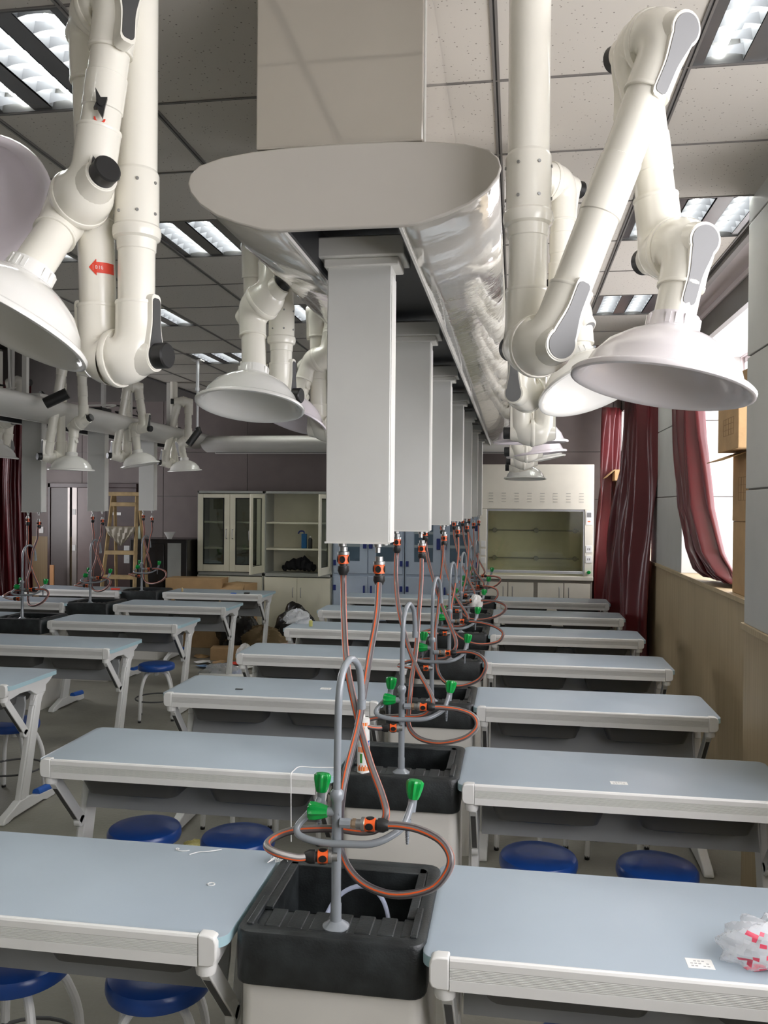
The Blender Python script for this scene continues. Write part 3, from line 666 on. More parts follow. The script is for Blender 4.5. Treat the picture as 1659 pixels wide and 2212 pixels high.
# ================================================================== EXTRACTION ARMS
def unit(v): return Vector(v).normalized()
def teardrop(r, w_, L, n=16):
    # circle at the joint, tapering smoothly into a narrow rounded tongue
    right = []
    for k in range(n+1):
        a = PI-k/n*(PI-0.95); right.append((math.sin(a)*r, math.cos(a)*r))
    x0, y0_ = right[-1]; y1 = L*0.62
    for k in range(1, 9):
        t = k/8; e = t*t*(3-2*t); right.append((x0+(w_-x0)*e**0.75, y0_+(y1-y0_)*t))
    right += [(w_, L-w_*0.7), (w_*0.85, L-w_*0.25), (w_*0.5, L)]
    return right+[(-x, y) for x, y in right[::-1][:-1]]
def extraction_arm(name, label, top, j1, j2, j3, hoodtop, haxis, knobs=('in', 'out', 'in'), hm=None, rs=1.0, rt_=None, hr=0.2, damper=False, arrow=False, collar_z=2.54, group='jointed cream extraction arms', s_=1.0):
    # j = (incoming end, outgoing end) of each double elbow
    r = 0.0445*rs; t = thing(name, (j1[0][0], j1[0][1], top), label, 'extraction arm', group); O = Vector(t.location)
    T = lambda p: Vector(p)-O
    J = [(T(a), T(b_)) for a, b_ in (j1, j2, j3)]; H = T(hoodtop); hx = unit(haxis)
    A0 = Vector((J[0][0].x, J[0][0].y, 0))
    # riser
    cz = T((0, 0, collar_z)).z
    MB().tube([A0, Vector((A0.x, A0.y, cz+0.06))], r*1.09, 28).build('riser_pipe', ARM, t)
    MB().tube([Vector((A0.x, A0.y, cz-0.06)), J[0][0]+Vector((0, 0, 0.1))], r, 28).build('riser_sleeve', ARM, t)
    cl = MB().lathe([(r*1.1, 0.09), (r*1.16, 0.085), (r*1.2, 0.08), (r*1.2, -0.045), (r*1.3, -0.05), (r*1.32, -0.065), (r*1.26, -0.075), (r*1.08, -0.08), (r*1.05, -0.105), (r*1.0, -0.107)], (A0.x, A0.y, cz), (0, 0, 1), 32).build('riser_collar', ARM, t)
    for k in range(4):
        a = -PI/2+(k-1.5)*0.9
        for zz in (0.055, -0.02): MB().cyl((A0.x+math.cos(a)*r*1.19, A0.y+math.sin(a)*r*1.19, cz+zz), (math.cos(a), math.sin(a), 0), 0.004, 0.003, 8).build('screw', STEEL, cl)
    ends = []
    dirs = [(Vector((0, 0, 1)), unit(J[1][0]-J[0][1])), (unit(J[0][1]-J[1][0]), unit(J[2][0]-J[1][1])), (unit(J[1][1]-J[2][0]), unit(H-J[2][1]))]
    sl = 0.135*s_
    for i, (a, b_) in enumerate(J):
        da, db = dirs[i]; pts = fillet([a+da*sl, a, b_, b_+db*(sl if i < 2 else 0.10)], 0.055, 8)
        rr = r*1.12; pts = [q for q in pts]; q2 = []
        for q, q_ in zip(pts, pts[1:]):
            m_ = max(1, int((q_-q).length/0.012)); q2 += [q+(q_-q)*(k/m_) for k in range(m_)]
        pts = q2+[pts[-1]]; n = len(pts); mid = (a+b_)/2
        mb = MB().tube(pts, [rr+r*0.42*math.exp(-((q-mid).length/(0.062*rs))**4) for q in pts], 28)
        hd = unit(b_-a); mid = (a+b_)/2
        mb.lathe([(rr*1.3, -0.010), (rr*1.42, -0.009), (rr*1.46, -0.004), (rr*1.46, 0.004), (rr*1.42, 0.009), (rr*1.3, 0.010)], mid, hd, 32, cap=True)
        ring_ends = ((a+da*sl, da), (b_+db*(sl if i < 2 else 0.10), db))
        for p, d in ring_ends: mb.lathe([(r, 0.0), (rr*1.02, -0.001), (rr*1.03, -0.006), (rr, -0.009)], p, d, 28)
        # bosses
        for side, c_, dd, hh in (('in', a, da, -hd), ('out', b_, db, hd)):
            mb.lathe([(0.050*s_, 0), (0.038*s_, rr*1.12)], c_, hh, 24, cap=True)
            v_ = (dd-hh*dd.dot(hh)).normalized(); u_ = hh.cross(v_)
            mb.prism([(x*1.12, y*1.03) for x, y in teardrop(0.033*s_, 0.0165*s_, 0.145*s_)], c_, u_, v_, hh, rr*0.45, rr*1.16)
        el = mb.build('double_elbow', ARM, t, ang=40)
        for side, c_, dd, hh in (('in', a, da, -hd), ('out', b_, db, hd)):
            v_ = (dd-hh*dd.dot(hh)).normalized(); u_ = hh.cross(v_)
            kn = knobs[i] == side
            MB().prism(teardrop(0.031*s_, 0.0148*s_, 0.14*s_), c_, u_, v_, hh, rr*1.12, rr*1.20).build('lever_plate', DARKG if kn else LEVG, el)
            if kn: MB().lathe([(0.028*s_, 0), (0.031*s_, 0.003), (0.0315*s_, 0.03), (0.028*s_, 0.034)], c_+hh*(rr*1.18), hh, 24, cap=True).build('lock_knob', BLK, el)
    tubes = []
    for i in (0, 1):
        p, q = J[i][1], J[i+1][0]
        o = MB().tube([p+(q-p).normalized()*0.11, q-(q-p).normalized()*0.11], r, 28).build('arm_tube', ARM, t)
        MB().tube([p+(q-p)*0.42, p+(q-p)*0.42+(q-p).normalized()*0.002, p+(q-p)*0.60, p+(q-p)*0.60+(q-p).normalized()*0.002], [r*1.0, r*1.055, r*1.055, r], 28).build('slip_sleeve', ARM, o)
        tubes.append(o)
    hb = H; MB().tube([J[2][1]+dirs[2][1]*0.06, H+hx*0.03, H], r, 28).build('neck_tube', ARM, t)
    P = [(0.050, 0.0), (0.062, -0.004), (0.062, -0.0), (0.10, -0.016), (0.14, -0.042), (0.168, -0.075), (0.180, -0.103), (0.186, -0.108), (0.2, -0.110), (0.207, -0.116), (0.206, -0.124), (0.199, -0.1265), (0.190, -0.121), (0.178, -0.116), (0.164, -0.084), (0.135, -0.05), (0.095, -0.025), (0.045, -0.012)]
    P = [(a*hr/0.205, b_) for a, b_ in P]
    ho = MB().lathe(P, H, hx, 48).build('dome_hood', hm or HOODW, t, ang=60)
    cm = MB().lathe([(r*1.02, 0.035), (r*1.2, 0.033), (r*1.22, 0.02), (r*1.26, 0.012), (r*1.3, -0.006)], H, hx, 32, cap=True)
    dd, u_, w_ = cm.frame(hx)
    for a in (-0.35, 0, 0.35, PI-0.35, PI, PI+0.35, PI/2-0.35, PI/2, PI/2+0.35, -PI/2-0.35, -PI/2, -PI/2+0.35):
        n = u_*math.cos(a)+w_*math.sin(a); cm.prism([(-0.005, 0.004), (0.005, 0.004), (0.005, 0.028), (-0.005, 0.028)], H+n*r*1.2, hx.cross(n), hx, n, 0, 0.004)
    cm.build('hood_collar', hm if hm and hm is not HOODL else ARM, t)
    if damper:
        p, q = J[1][1], J[2][0]; d = (q-p).normalized(); c_ = p+(q-p)*0.62; n = unit((0.45, -0.9, 0)); n = (n-d*n.dot(d)).normalized(); s1 = d.cross(n)
        MB().tube([c_+n*r, c_+n*(r+0.03)], 0.008, 10).prism([(-0.008, -0.03), (0.006, -0.012), (0.014, -0.014), (0.010, 0.0), (0.016, 0.03), (0.002, 0.012), (-0.012, 0.016), (-0.01, 0)], c_, s1, -d, n, r+0.01, r+0.026).build('damper_handle', BLK, tubes[1])
        m = MB(); c2 = c_+d*0.025
        m.prism([(0.013*math.cos(a), 0.013*math.sin(a)) for a in [PI+PI*k/8 for k in range(9)]]+[(0.009*math.cos(a), 0.009*math.sin(a)) for a in [2*PI-PI*k/8 for k in range(9)]], c2, s1, -d, n, r-0.002, r+0.0015)
        m.build('red_mark', RED, tubes[1])
    if arrow:
        p, q = J[0][1], J[1][0]; d = (q-p).normalized()
        if d.z < 0: d = -d
        c_ = p+(q-p)*arrow[0]; ra = r*1.012; n0 = unit(arrow[1]); n0 = (n0-d*n0.dot(d)).normalized(); e0 = d.cross(n0)
        def W(u, v_, rr_): a = u/ra; return c_+d*v_+(n0*math.cos(a)+e0*math.sin(a))*rr_
        m = MB()
        def strip(outl, rr_, mi):     # columns (u, v_low, v_high)
            vs = []
            for (u, lo, hi) in outl: vs += [W(u, lo, rr_), W(u, hi, rr_)]
            m.add(vs, [(2*i, 2*i+2, 2*i+3, 2*i+1) for i in range(len(outl)-1)], mi)
        strip([(-0.022, 0, 0.0005), (-0.014, -0.009, 0.009), (-0.004, -0.020, 0.020)], ra+0.0006, 0)
        strip([(-0.004+0.006*k, -0.013, 0.013) for k in range(9)], ra+0.0006, 0)
        strip([(-0.012, -0.007, 0.007), (-0.0115, -0.007, 0.007)], ra+0.001, 1)
        def bar(u0, u1, v0, v1): strip([(u0, v0, v1), (u1, v0, v1)], ra+0.0012, 1)
        u = -0.006                    # D
        bar(u, u+0.0012, -0.004, 0.004); bar(u, u+0.003, 0.0032, 0.0042); bar(u, u+0.003, -0.0042, -0.0032); bar(u+0.0032, u+0.0042, -0.0032, 0.0032)
        bar(u+0.008, u+0.0092, -0.0042, 0.0042)  # I
        u = u+0.0125                  # G
        bar(u, u+0.0011, -0.0034, 0.0034); bar(u+0.001, u+0.0045, 0.0032, 0.0042); bar(u+0.001, u+0.0045, -0.0042, -0.0032); bar(u+0.0036, u+0.0047, -0.0035, 0.0004); bar(u+0.0022, u+0.0045, -0.0004, 0.0005)
        m.build('arrow_sticker', [RED, PAPER], tubes[0])
    return t
HOODR = mat('pinkish_white_hood', (0.76, 0.72, 0.73), 0.2, var=0.01, coat=0.4)
extraction_arm('extraction_arm', 'nearest extraction arm right of the central fairing with wide white dome hood', CH,
    ((0.024, 2.0, 2.18), (0.072, 1.90, 2.165)), ((0.322, 1.915, 2.835), (0.268, 2.01, 2.86)), ((0.332, 2.02, 2.39), (0.372, 1.92, 2.38)),
    (0.332, 1.9, 2.188), (0.19, 0.08, 1), ('in', 'out', 'in'), HOODR, hr=0.193)
extraction_arm('extraction_arm', 'nearest extraction arm left of the central fairing with tilted cream hood and red arrow', CH,
    ((-0.924, 1.95, 2.165), (-1.03, 1.97, 2.165)), ((-1.04, 1.93, 2.97), (-0.92, 1.84, 2.985)), ((-0.985, 1.84, 2.545), (-1.085, 1.92, 2.52)),
    (-1.098, 1.76, 2.315), (0.38, 0.30, 1), ('in', 'out', 'in'), HOODW, damper=True, arrow=(0.27, (0.60, -1, 0)), collar_z=2.53)
extraction_arm('extraction_arm', 'extraction arm cut by the left photo edge, pinkish hood in upper left corner', CH,
    ((-0.925, 0.76, 2.165), (-1.03, 0.78, 2.165)), ((-1.22, 0.98, 3.02), (-1.32, 1.03, 3.02)), ((-1.40, 1.62, 2.90), (-1.47, 1.74, 2.86)),
    (-1.435, 1.98, 2.65), (-0.6, 0.25, 0.75), ('in', 'out', 'in'), HOODL, collar_z=2.53)
extraction_arm('extraction_arm', 'second extraction arm left of the central fairing, white hood beside nearest column', CH,
    ((-0.957, 3.36, 2.25), (-1.07, 3.38, 2.25)), ((-1.06, 3.30, 2.86), (-0.93, 3.12, 2.86)), ((-0.90, 3.02, 2.585), (-0.985, 3.06, 2.53)),
    (-0.968, 3.02, 2.285), (0.03, 0.20, 1), ('in', 'out', 'in'), HOODW)
extraction_arm('extraction_arm', 'third extraction arm left of the central fairing, lavender hood half hidden', CH,
    ((-0.94, 4.43, 2.21), (-1.05, 4.43, 2.21)), ((-1.06, 4.43, 2.84), (-0.96, 4.42, 2.84)), ((-0.99, 4.38, 2.60), (-1.10, 4.42, 2.56)),
    (-1.155, 4.38, 2.37), (0.28, 0.28, 1), ('in', 'out', 'in'), HOODL)
extraction_arm('extraction_arm', 'second extraction arm on the right, hood tilted left behind the nearest one', CH,
    ((0.066, 3.25, 2.235), (0.015, 3.14, 2.222)), ((0.065, 3.12, 3.0), (0.165, 3.2, 3.0)), ((0.165, 3.22, 2.58), (0.225, 3.18, 2.50)),
    (0.235, 3.16, 2.345), (-0.34, 0.34, 1), ('in', 'out', 'in'), HOODW)
extraction_arm('extraction_arm', 'third extraction arm on the right, large pinkish hood under its grey elbow', CH,
    ((0.03, 4.4, 2.182), (0.144, 4.4, 2.182)), ((0.15, 4.45, 2.95), (0.06, 4.5, 2.95)), ((0.08, 4.6, 2.5), (0.16, 4.64, 2.45)),
    (0.078, 4.6, 2.27), (-0.02, -0.03, 1), ('in', 'out', 'in'), HOODL)
extraction_arm('extraction_arm', 'fourth extraction arm on the right, upper of the two flat stacked looking hoods', CH,
    ((0.02, 5.6, 2.16), (0.12, 5.6, 2.16)), ((0.16, 5.62, 2.9), (0.08, 5.66, 2.9)), ((0.06, 5.72, 2.5), (0.15, 5.76, 2.45)),
    (0.125, 5.7, 2.27), (-0.12, -0.02, 1), ('in', 'out', 'in'), HOODL)
extraction_arm('extraction_arm', 'fifth extraction arm on the right, lower tilted hood in the stack', CH,
    ((0.02, 6.8, 2.16), (0.12, 6.8, 2.16)), ((0.16, 6.82, 2.9), (0.08, 6.86, 2.9)), ((0.06, 6.92, 2.5), (0.15, 6.96, 2.45)),
    (0.18, 6.9, 2.29), (-0.22, -0.02, 1), ('in', 'out', 'in'), HOODW)
extraction_arm('extraction_arm', 'farthest small white bell hood on the right, in front of the fume hood', CH,
    ((0.0, 8.0, 2.16), (0.1, 8.0, 2.16)), ((0.12, 8.02, 2.9), (0.06, 8.06, 2.9)), ((0.04, 8.1, 2.5), (0.12, 8.14, 2.42)),
    (0.095, 8.1, 2.18), (0, 0.05, 1), ('in', 'out', 'in'), HOODW)
for k, (Y, dx, tilt, lab) in enumerate(((6.75, 0.0, (0.03, -0.02, 1), 'extraction arm on the left island, leftmost complete white hood'), (8.0, 0.035, (-0.18, -0.06, 1), 'extraction arm on the left island, middle white hood tilted up to the right'), (9.2, 0.03, (-0.05, -0.06, 1), 'extraction arm on the left island, farthest right small white hood'))):
    dz = (0, 0.10, 0.09)[k]
    J2 = (((-3.83, Y-0.05, 3.02), (-3.70, Y, 3.02)), ((-3.86, Y-0.05, 2.97), (-3.77, Y, 2.97)), ((-3.82, Y-0.05, 2.96), (-3.72, Y, 2.96)))[k]
    J3 = (((-3.66, Y-0.02, 2.50), (-3.76, Y, 2.46)), ((-3.69, Y-0.02, 2.55), (-3.80, Y, 2.56)), ((-3.71, Y-0.02, 2.52), (-3.77, Y-0.1, 2.48)))[k]
    extraction_arm('extraction_arm', lab, CH, ((-3.92, Y+0.06, 2.19+dz*0.8), (-3.99, Y-0.04, 2.19+dz*0.8)), J2, J3, ((-3.785, Y, 2.20), (-3.765, Y, 2.30), (-3.765, Y, 2.29))[k], tilt, ('out', 'in', 'in'), HOODW, hr=0.195, rs=0.88, collar_z=2.75)
extraction_arm('extraction_arm', 'extraction arm at the left photo edge with cream hood before the red curtain', CH,
    ((-4.78, 7.2, 2.3), (-4.68, 7.2, 2.3)), ((-4.60, 7.15, 2.9), (-4.50, 7.15, 2.9)), ((-4.50, 6.95, 2.52), (-4.62, 7.0, 2.52)),
    (-4.62, 6.95, 2.33), (0.12, 0, 1), ('in', 'out', 'in'), HOODW, rs=0.88, hr=0.195, collar_z=2.75)

# ================================================================== ABOVE THE LEFT FAIRING: hangers, boxes, cables
for k, (x, y) in enumerate(((-4.0, 6.4), (-4.0, 7.35), (-4.0, 8.3), (-4.0, 9.3), (-4.45, 6.9), (-4.45, 8.6))):
    o = MB().box(-0.02, 0.02, -0.02, 0.02, 0, 1.3).build('hanger_post', WMET, loc=(x, y, 2.62)); tag(o, 'white steel hanger post above the left fairing, %s' % ('near row, %s from the left' % ORD[k] if k < 4 else 'back row, %s from the left' % ORD[k-4]), 'hanger', 'white hanger posts above the left fairing')
for k, (x, y, s) in enumerate(((-4.05, 6.6, 0.09), (-4.08, 7.7, 0.10), (-4.05, 8.55, 0.07), (-4.06, 9.5, 0.08), (-4.1, 7.0, 0.06))):
    o = MB().box(-s*1.3, s*1.3, -s, s, 0, s*0.9).build('junction_box', (WMET, BLK)[k % 2], loc=(x, y, 2.632), bevel=0.004); tag(o, '%s junction box lying on the left fairing, %s from the left' % (('white', 'black')[k % 2], ['second', 'fourth', 'last but one', 'last', 'third'][k]), 'junction box')
cbm = []
for k in range(9):
    y = 6.0+k*0.45; r_ = random.Random(k); pts = [(-4.15+r_.uniform(-0.15, 0.18), y+r_.uniform(-0.3, 0.3), 2.66+r_.uniform(0, 0.16)) for _ in range(4)]
    if k % 4 == 1: pts.append((-4.2, y, 3.85))
    o = MB().tube([Vector(p)-Vector(pts[0]) for p in catmull(pts, 6)], 0.008, 6).build('cable', (BLK, WMET, DARKG)[k % 3], loc=pts[0])
    tag(o, 'tangled loose cable on top of the left fairing', 'cable', 'loose cables above the left fairing')
o = MB().tube([(0, 0, 0), (0, 0, -0.28), (0, 0, -0.29), (0, 0, -0.72)], [0.016, 0.016, 0.012, 0.012], 12).build('pole', ALU)
t = thing('ceiling_pole', (-3.08, 7.85, CH), 'thin bright metal pole hanging from the ceiling with black cylinder below', 'ceiling pole'); o.parent = t
MB().box(-0.05, 0.05, -0.05, 0.05, -0.008, 0).build('ceiling_plate', WMET, t)
MB().tube([(0, 0, -0.27), (0, 0, -0.30)], 0.021, 14).build('clamp', ALU, t)
MB().tube([(0.01, 0, -0.70), (-0.07, -0.05, -0.83)], 0.034, 16).tube([(0, 0, -0.66), (0.02, 0, -0.72)], 0.03, 12).build('black_head', BLK, t)
t = thing('wall_camera', (-3.77, 6.3, 2.63), 'black cylinder camera on a small bracket beside the left fairing', 'camera')
MB().tube([(0, 0, 0), (0.05, 0, 0.03)], 0.012, 10).build('bracket', STEEL, t)
MB().tube([(0.08, 0, 0.05), (-0.08, -0.06, -0.04)], 0.045, 18).build('camera_body', BLK, t, loc=(0.12, 0, 0.0))

# ================================================================== CURTAINS
def curtain(name, rows, folds, label, n=90, amp=0.04, group='wine red satin curtains', seed=1):
    # rows: (z, x0, y0, x1, y1, ampscale)
    rnd = random.Random(seed); ph = [rnd.uniform(0, 6.28) for _ in range(4)]; mb = MB(); rings = []
    R = []
    for i in range(len(rows)-1):
        for k in range(8):
            t = k/8; R.append([rows[i][j]*(1-t)+rows[i+1][j]*t for j in range(6)])
    R.append(list(rows[-1]))
    for ri, (z, x0, y0, x1, y1, am) in enumerate(R):
        d = Vector((x1-x0, y1-y0, 0)); nn = Vector((-d.y, d.x, 0)).normalized(); ring = []
        f = ri/len(R)
        for k in range(n+1):
            u = k/n; a = amp*am*(math.sin(u*folds*2*PI+ph[0]+0.9*math.sin(f*3+ph[3])+0.5*math.sin(f*9+u*4))+0.45*math.sin(u*folds*4.6*PI+ph[1]+f*3)+0.3*math.sin(u*folds*1.1*PI+ph[2]-f*5))
            p = Vector((x0, y0, z))+d*(u+0.012*math.sin(u*folds*2*PI+ph[1]))+nn*a; ring.append(p)
        rings.append(ring)
    loft(mb, rings, 0, closed=False)
    o = mb.build(name, VELVET, ang=180); so_ = o.modifiers.new('solid', 'SOLIDIFY'); so_.thickness = 0.003
    return tag(o, label, 'curtain', group)
curtain('curtain', [(3.0, 1.12, 10.45, 1.24, 10.8, 1), (2.2, 1.08, 10.42, 1.20, 10.75, 1), (1.6, 1.03, 10.4, 1.16, 10.75, 1.1), (0.35, 1.0, 10.4, 1.13, 10.8, 1.2)], 4, 'wine red curtain nearest the back wall corner, beside the fume hood', amp=0.06, seed=2)
curtain('curtain', [(3.0, 1.24, 8.1, 1.24, 9.35, 0.9), (2.2, 1.22, 8.12, 1.22, 9.5, 1), (1.3, 1.2, 8.15, 1.14, 9.8, 1.2), (0.12, 1.2, 8.17, 1.08, 9.95, 1.2)], 5.6, 'long wine red curtain hanging over the grey wall column', amp=0.075, seed=5, n=140)
curtain('curtain', [(3.0, 1.27, 6.25, 1.27, 6.95, 1), (2.3, 1.27, 6.15, 1.28, 6.85, 1), (1.8, 1.29, 6.0, 1.29, 6.75, 1), (1.50, 1.33, 5.85, 1.31, 6.55, 1), (1.36, 1.37, 5.72, 1.34, 6.4, 0.8), (1.31, 1.42, 5.66, 1.38, 6.3, 0.6), (1.295, 1.60, 5.6, 1.58, 6.2, 0.4)], 7.3, 'wine red curtain bunched up and lying on the window sill', amp=0.05, seed=9, n=180)
curtain('curtain', [(3.3, -6.75, 9.2, -6.1, 9.9, 1), (2.0, -6.75, 9.2, -6.12, 9.9, 1), (0.1, -6.75, 9.2, -6.02, 9.9, 1)], 6, 'dark red curtain hanging at the left photo edge', amp=0.06, seed=12)

# ================================================================== CARTONS
def carton(loc, sx, sy_, sz, label, rz=0, flap=None, prnt=True, m=CARD, group=None, name='carton'):
    t = thing(name, loc, label, 'cardboard box', group, rz)
    MB().box(-sx/2, sx/2, -sy_/2, sy_/2, 0, sz).build('box_body', m, t, bevel=0.005)
    if prnt:
        p = MB()
        for k in range(4): p.box(-sx/2-0.001, -sx/2, -sy_*0.3, sy_*0.2, sz*(0.3+0.11*k), sz*(0.3+0.11*k)+0.003)
        for k in range(5): p.box(-sx/2-0.001, -sx/2, -sy_*0.3+k*sy_*0.125, -sy_*0.3+k*sy_*0.125+0.003, sz*0.3, sz*0.63)
        p.build('printed_table', CARDP, t)
    if flap:
        for (a, b_, c_, d_) in flap: MB().add([a, b_, c_, d_], [(0, 1, 2, 3)]).build('flap', m, t).modifiers.new('s', 'SOLIDIFY').thickness = 0.005
    return t
gcr = 'cartons stacked in the near window'
carton((1.425, 5.27, LED), 0.17, 0.44, 0.44, 'plain brown carton on the near window sill, lowest of its stack', prnt=False, group=gcr)
carton((1.425, 5.27, LED+0.441), 0.17, 0.44, 0.42, 'taped brown carton in the near window, middle of its stack', 0.02, flap=[((-0.085, -0.1, 0.41), (-0.085, 0.25, 0.41), (-0.22, 0.3, 0.36), (-0.22, -0.05, 0.36))], group=gcr)
carton((1.385, 5.27, LED+0.863), 0.27, 0.52, 0.30, 'larger brown carton with printed table, topmost but one in the near window', -0.02, group=gcr)
carton((1.44, 5.25, LED+1.165), 0.2, 0.42, 0.18, 'small brown carton on top of the near window stack', 0.04, prnt=False, group=gcr)
g2 = 'cartons stacked in the far window'
carton((1.33, 10.42, LED), 0.15, 0.3, 0.26, 'narrow carton at the bottom of the far window stack', 0, prnt=False, group=g2)
carton((1.33, 10.42, LED+0.261), 0.17, 0.34, 0.17, 'second carton from the bottom in the far window stack', 0.05, prnt=False, group=g2)
carton((1.33, 10.42, LED+0.433), 0.22, 0.44, 0.22, 'third carton from the bottom in the far window stack', -0.03, prnt=False, group=g2)
carton((1.33, 10.42, LED+0.655), 0.22, 0.44, 0.17, 'fourth carton from the bottom in the far window stack', 0.04, prnt=False, group=g2)
carton((1.33, 10.45, LED+0.827), 0.34, 0.50, 0.13, 'wide open carton on top of the far window stack with flap out', 0, prnt=False, group=g2, flap=[((-0.17, -0.28, 0.13), (-0.17, 0.28, 0.13), (-0.28, 0.3, 0.03), (-0.28, -0.3, 0.03))])

# ================================================================== BACK WALL FURNITURE
def handle(p, parent, m=STEEL, L=0.12, name='handle'):
    x, y, z = p; return MB().tube(fillet([(x, y, z), (x, y-0.025, z), (x, y-0.025, z+L), (x, y, z+L)], 0.012, 4), 0.005, 8).build(name, m, parent)
GFR0 = mat('base_frame_grey', (0.33, 0.31, 0.27), 0.5)
# fume hood
t = thing('fume_hood', (0.25, 10.2, 0), 'cream white laboratory fume hood with glass sash in the back right corner', 'fume hood')
X0, X1, D = -0.67, 0.675, 0.72
b_ = MB(); b_.box(X0, X1, 0, D, 1.76, 2.295); b_.box(X0, X0+0.085, 0, D, 0.92, 1.76); b_.box(X1-0.105, X1, 0, D, 0.92, 1.76)
b_.box(X0, X1, D-0.03, D, 0.92, 1.76)
b_.build('hood_body', HOODCAB, t, bevel=0.006)
MB().box(X0+0.085, X1-0.105, 0.02, 0.04, 1.735, 1.76).box(X0+0.085, X0+0.10, 0.01, 0.04, 0.97, 1.75).box(X1-0.12, X1-0.105, 0.01, 0.04, 0.97, 1.75).build('sash_frame', ALU, t)
lv = MB()
for i in range(8):
    for j in range(4): lv.box(X0+0.11+i*0.152, X0+0.11+i*0.152+0.052, -0.004, 0.001, 1.845+j*0.034, 1.852+j*0.034)
lv.build('louvre_slots', mat('slot_grey', (0.42, 0.40, 0.35), 0.6), t)
MB().box(X0-0.0, X1, -0.015, 0.6, 0.915, 0.965).build('worktop', HOODCAB, t, bevel=0.006)
MB().box(X0+0.09, X1-0.11, 0.02, 0.045, 0.99, 1.025).build('sash_handle', ALU, t, bevel=0.006)
MB().add([(X0+0.09, 0.03, 1.02), (X1-0.11, 0.03, 1.02), (X1-0.11, 0.03, 1.75), (X0+0.09, 0.03, 1.75)], [(0, 1, 2, 3)]).build('glass_sash', SGLASS, t)
for z in (1.14, 1.49):
    r_ = MB().tube([(X0+0.1, 0.55, z), (X1-0.13, 0.55, z)], 0.008, 8)
    for xx in (-0.5, 0.02, 0.5): r_.cyl((xx, 0.52, z), (0, 1, 0), 0.03, 0.05, 12)
    r_.build('lattice_rod', STEEL, t)
MB().box(X0+0.085, X1-0.105, 0.58, 0.6, 0.96, 1.76).build('baffle', mat('baffle_olive', (0.70, 0.68, 0.56), 0.5), t)
MB().box(X0+0.01, X1-0.01, 0.02, D, 0.02, 0.915).build('base_cabinet', GFR0, t, bevel=0.004)
for i, (a, c_) in enumerate(((-0.64, -0.33), (-0.32, -0.02), (0.03, 0.33), (0.34, 0.64))):
    d_ = MB().box(a, c_, 0.0, 0.02, 0.12, 0.88).build('door', HOODCAB, t, bevel=0.004)
    handle(((c_-0.05) if i in (0, 2) else a+0.05, 0.0, 0.68), d_, L=0.15)
for z, s in ((1.58, 0.16),):
    p = MB().box(X1-0.09, X1-0.02, -0.008, 0.0, z, z+s).build('control_display', PAPER, t); MB().box(X1-0.08, X1-0.03, -0.010, -0.008, z+0.09, z+0.145).build('screen', LEVG, p); MB().box(X1-0.07, X1-0.04, -0.010, -0.008, z+0.035, z+0.045).build('red_digits', LEDR, p)
for z in (1.13, 1.25): 
    p = MB().box(X1-0.09, X1-0.02, -0.008, 0, z, z+0.085).build('wall_socket', PAPER, t, bevel=0.002); MB().box(X1-0.068, X1-0.062, -0.0095, -0.008, z+0.03, z+0.055).box(X1-0.048, X1-0.042, -0.0095, -0.008, z+0.03, z+0.055).build('socket_slots', BLK, p)
for z in (1.10, 1.20, 1.30): MB().box(X0+0.02, X0+0.075, -0.008, 0, z, z+0.075).build('wall_socket', PAPER, t, bevel=0.002)
k = MB(); knob_mesh(k, (X1-0.055, -0.0, 1.02), (0, -1, 0), 1.1); k.build('green_valve', GREEN, t)
SHSEEN = mat('shelf_seen', (0.33, 0.39, 0.42), 0.4)
# pale blue chemical cabinets
for ci, xa in enumerate((-2.30, -1.365)):
    t = thing('chemical_cabinet', (xa, 10.5, 0), 'pale blue plastic chemical cabinet with navy hinges, %s one behind the columns' % ('left', 'right')[ci], 'cabinet', 'pale blue chemical cabinets')
    W_ = 0.925
    MB().box(0, W_, 0.02, 0.44, 0, 1.82).build('cabinet_body', PPW, t, bevel=0.004)
    for j in (0, 1):
        a = 0.02+j*0.447; c_ = a+0.436
        d_ = MB().box(a, c_, 0, 0.022, 0.92, 1.79).build('upper_door', PPW, t, bevel=0.004)
        a2, c2 = a+0.10, c_-0.10
        wn = MB(); wn.box(a2, c2, -0.002, 0.001, 1.08, 1.72); wn.build('door_window', mat('slate_window', (0.09, 0.14, 0.19), 0.2), d_)
        for z in (1.26, 1.43, 1.60): MB().box(a2, c2, -0.003, -0.002, z, z+0.035).build('shelf_edge', SHSEEN, d_)
        MB().box((c_-0.055) if j == 0 else a+0.01, (c_-0.01) if j == 0 else a+0.055, -0.025, 0.0, 1.24, 1.38).build('handle', NAVY, d_, bevel=0.005)
        e_ = MB().box(a, c_, 0, 0.022, 0.06, 0.885).build('lower_door', PPW, t, bevel=0.004)
        xx = c_-0.05 if j == 0 else a+0.03
        MB().box(xx, xx+0.022, -0.03, 0, 0.64, 0.77).build('handle', NAVY, e_, bevel=0.004)
        for z in (0.20, 0.70, 1.02, 1.48):
            hx_ = a-0.005 if j == 0 else c_-0.03
            MB().box(hx_, hx_+0.035, -0.012, 0.0, z, z+0.07).build('hinge', NAVY, d_ if z > 0.9 else e_, bevel=0.003)
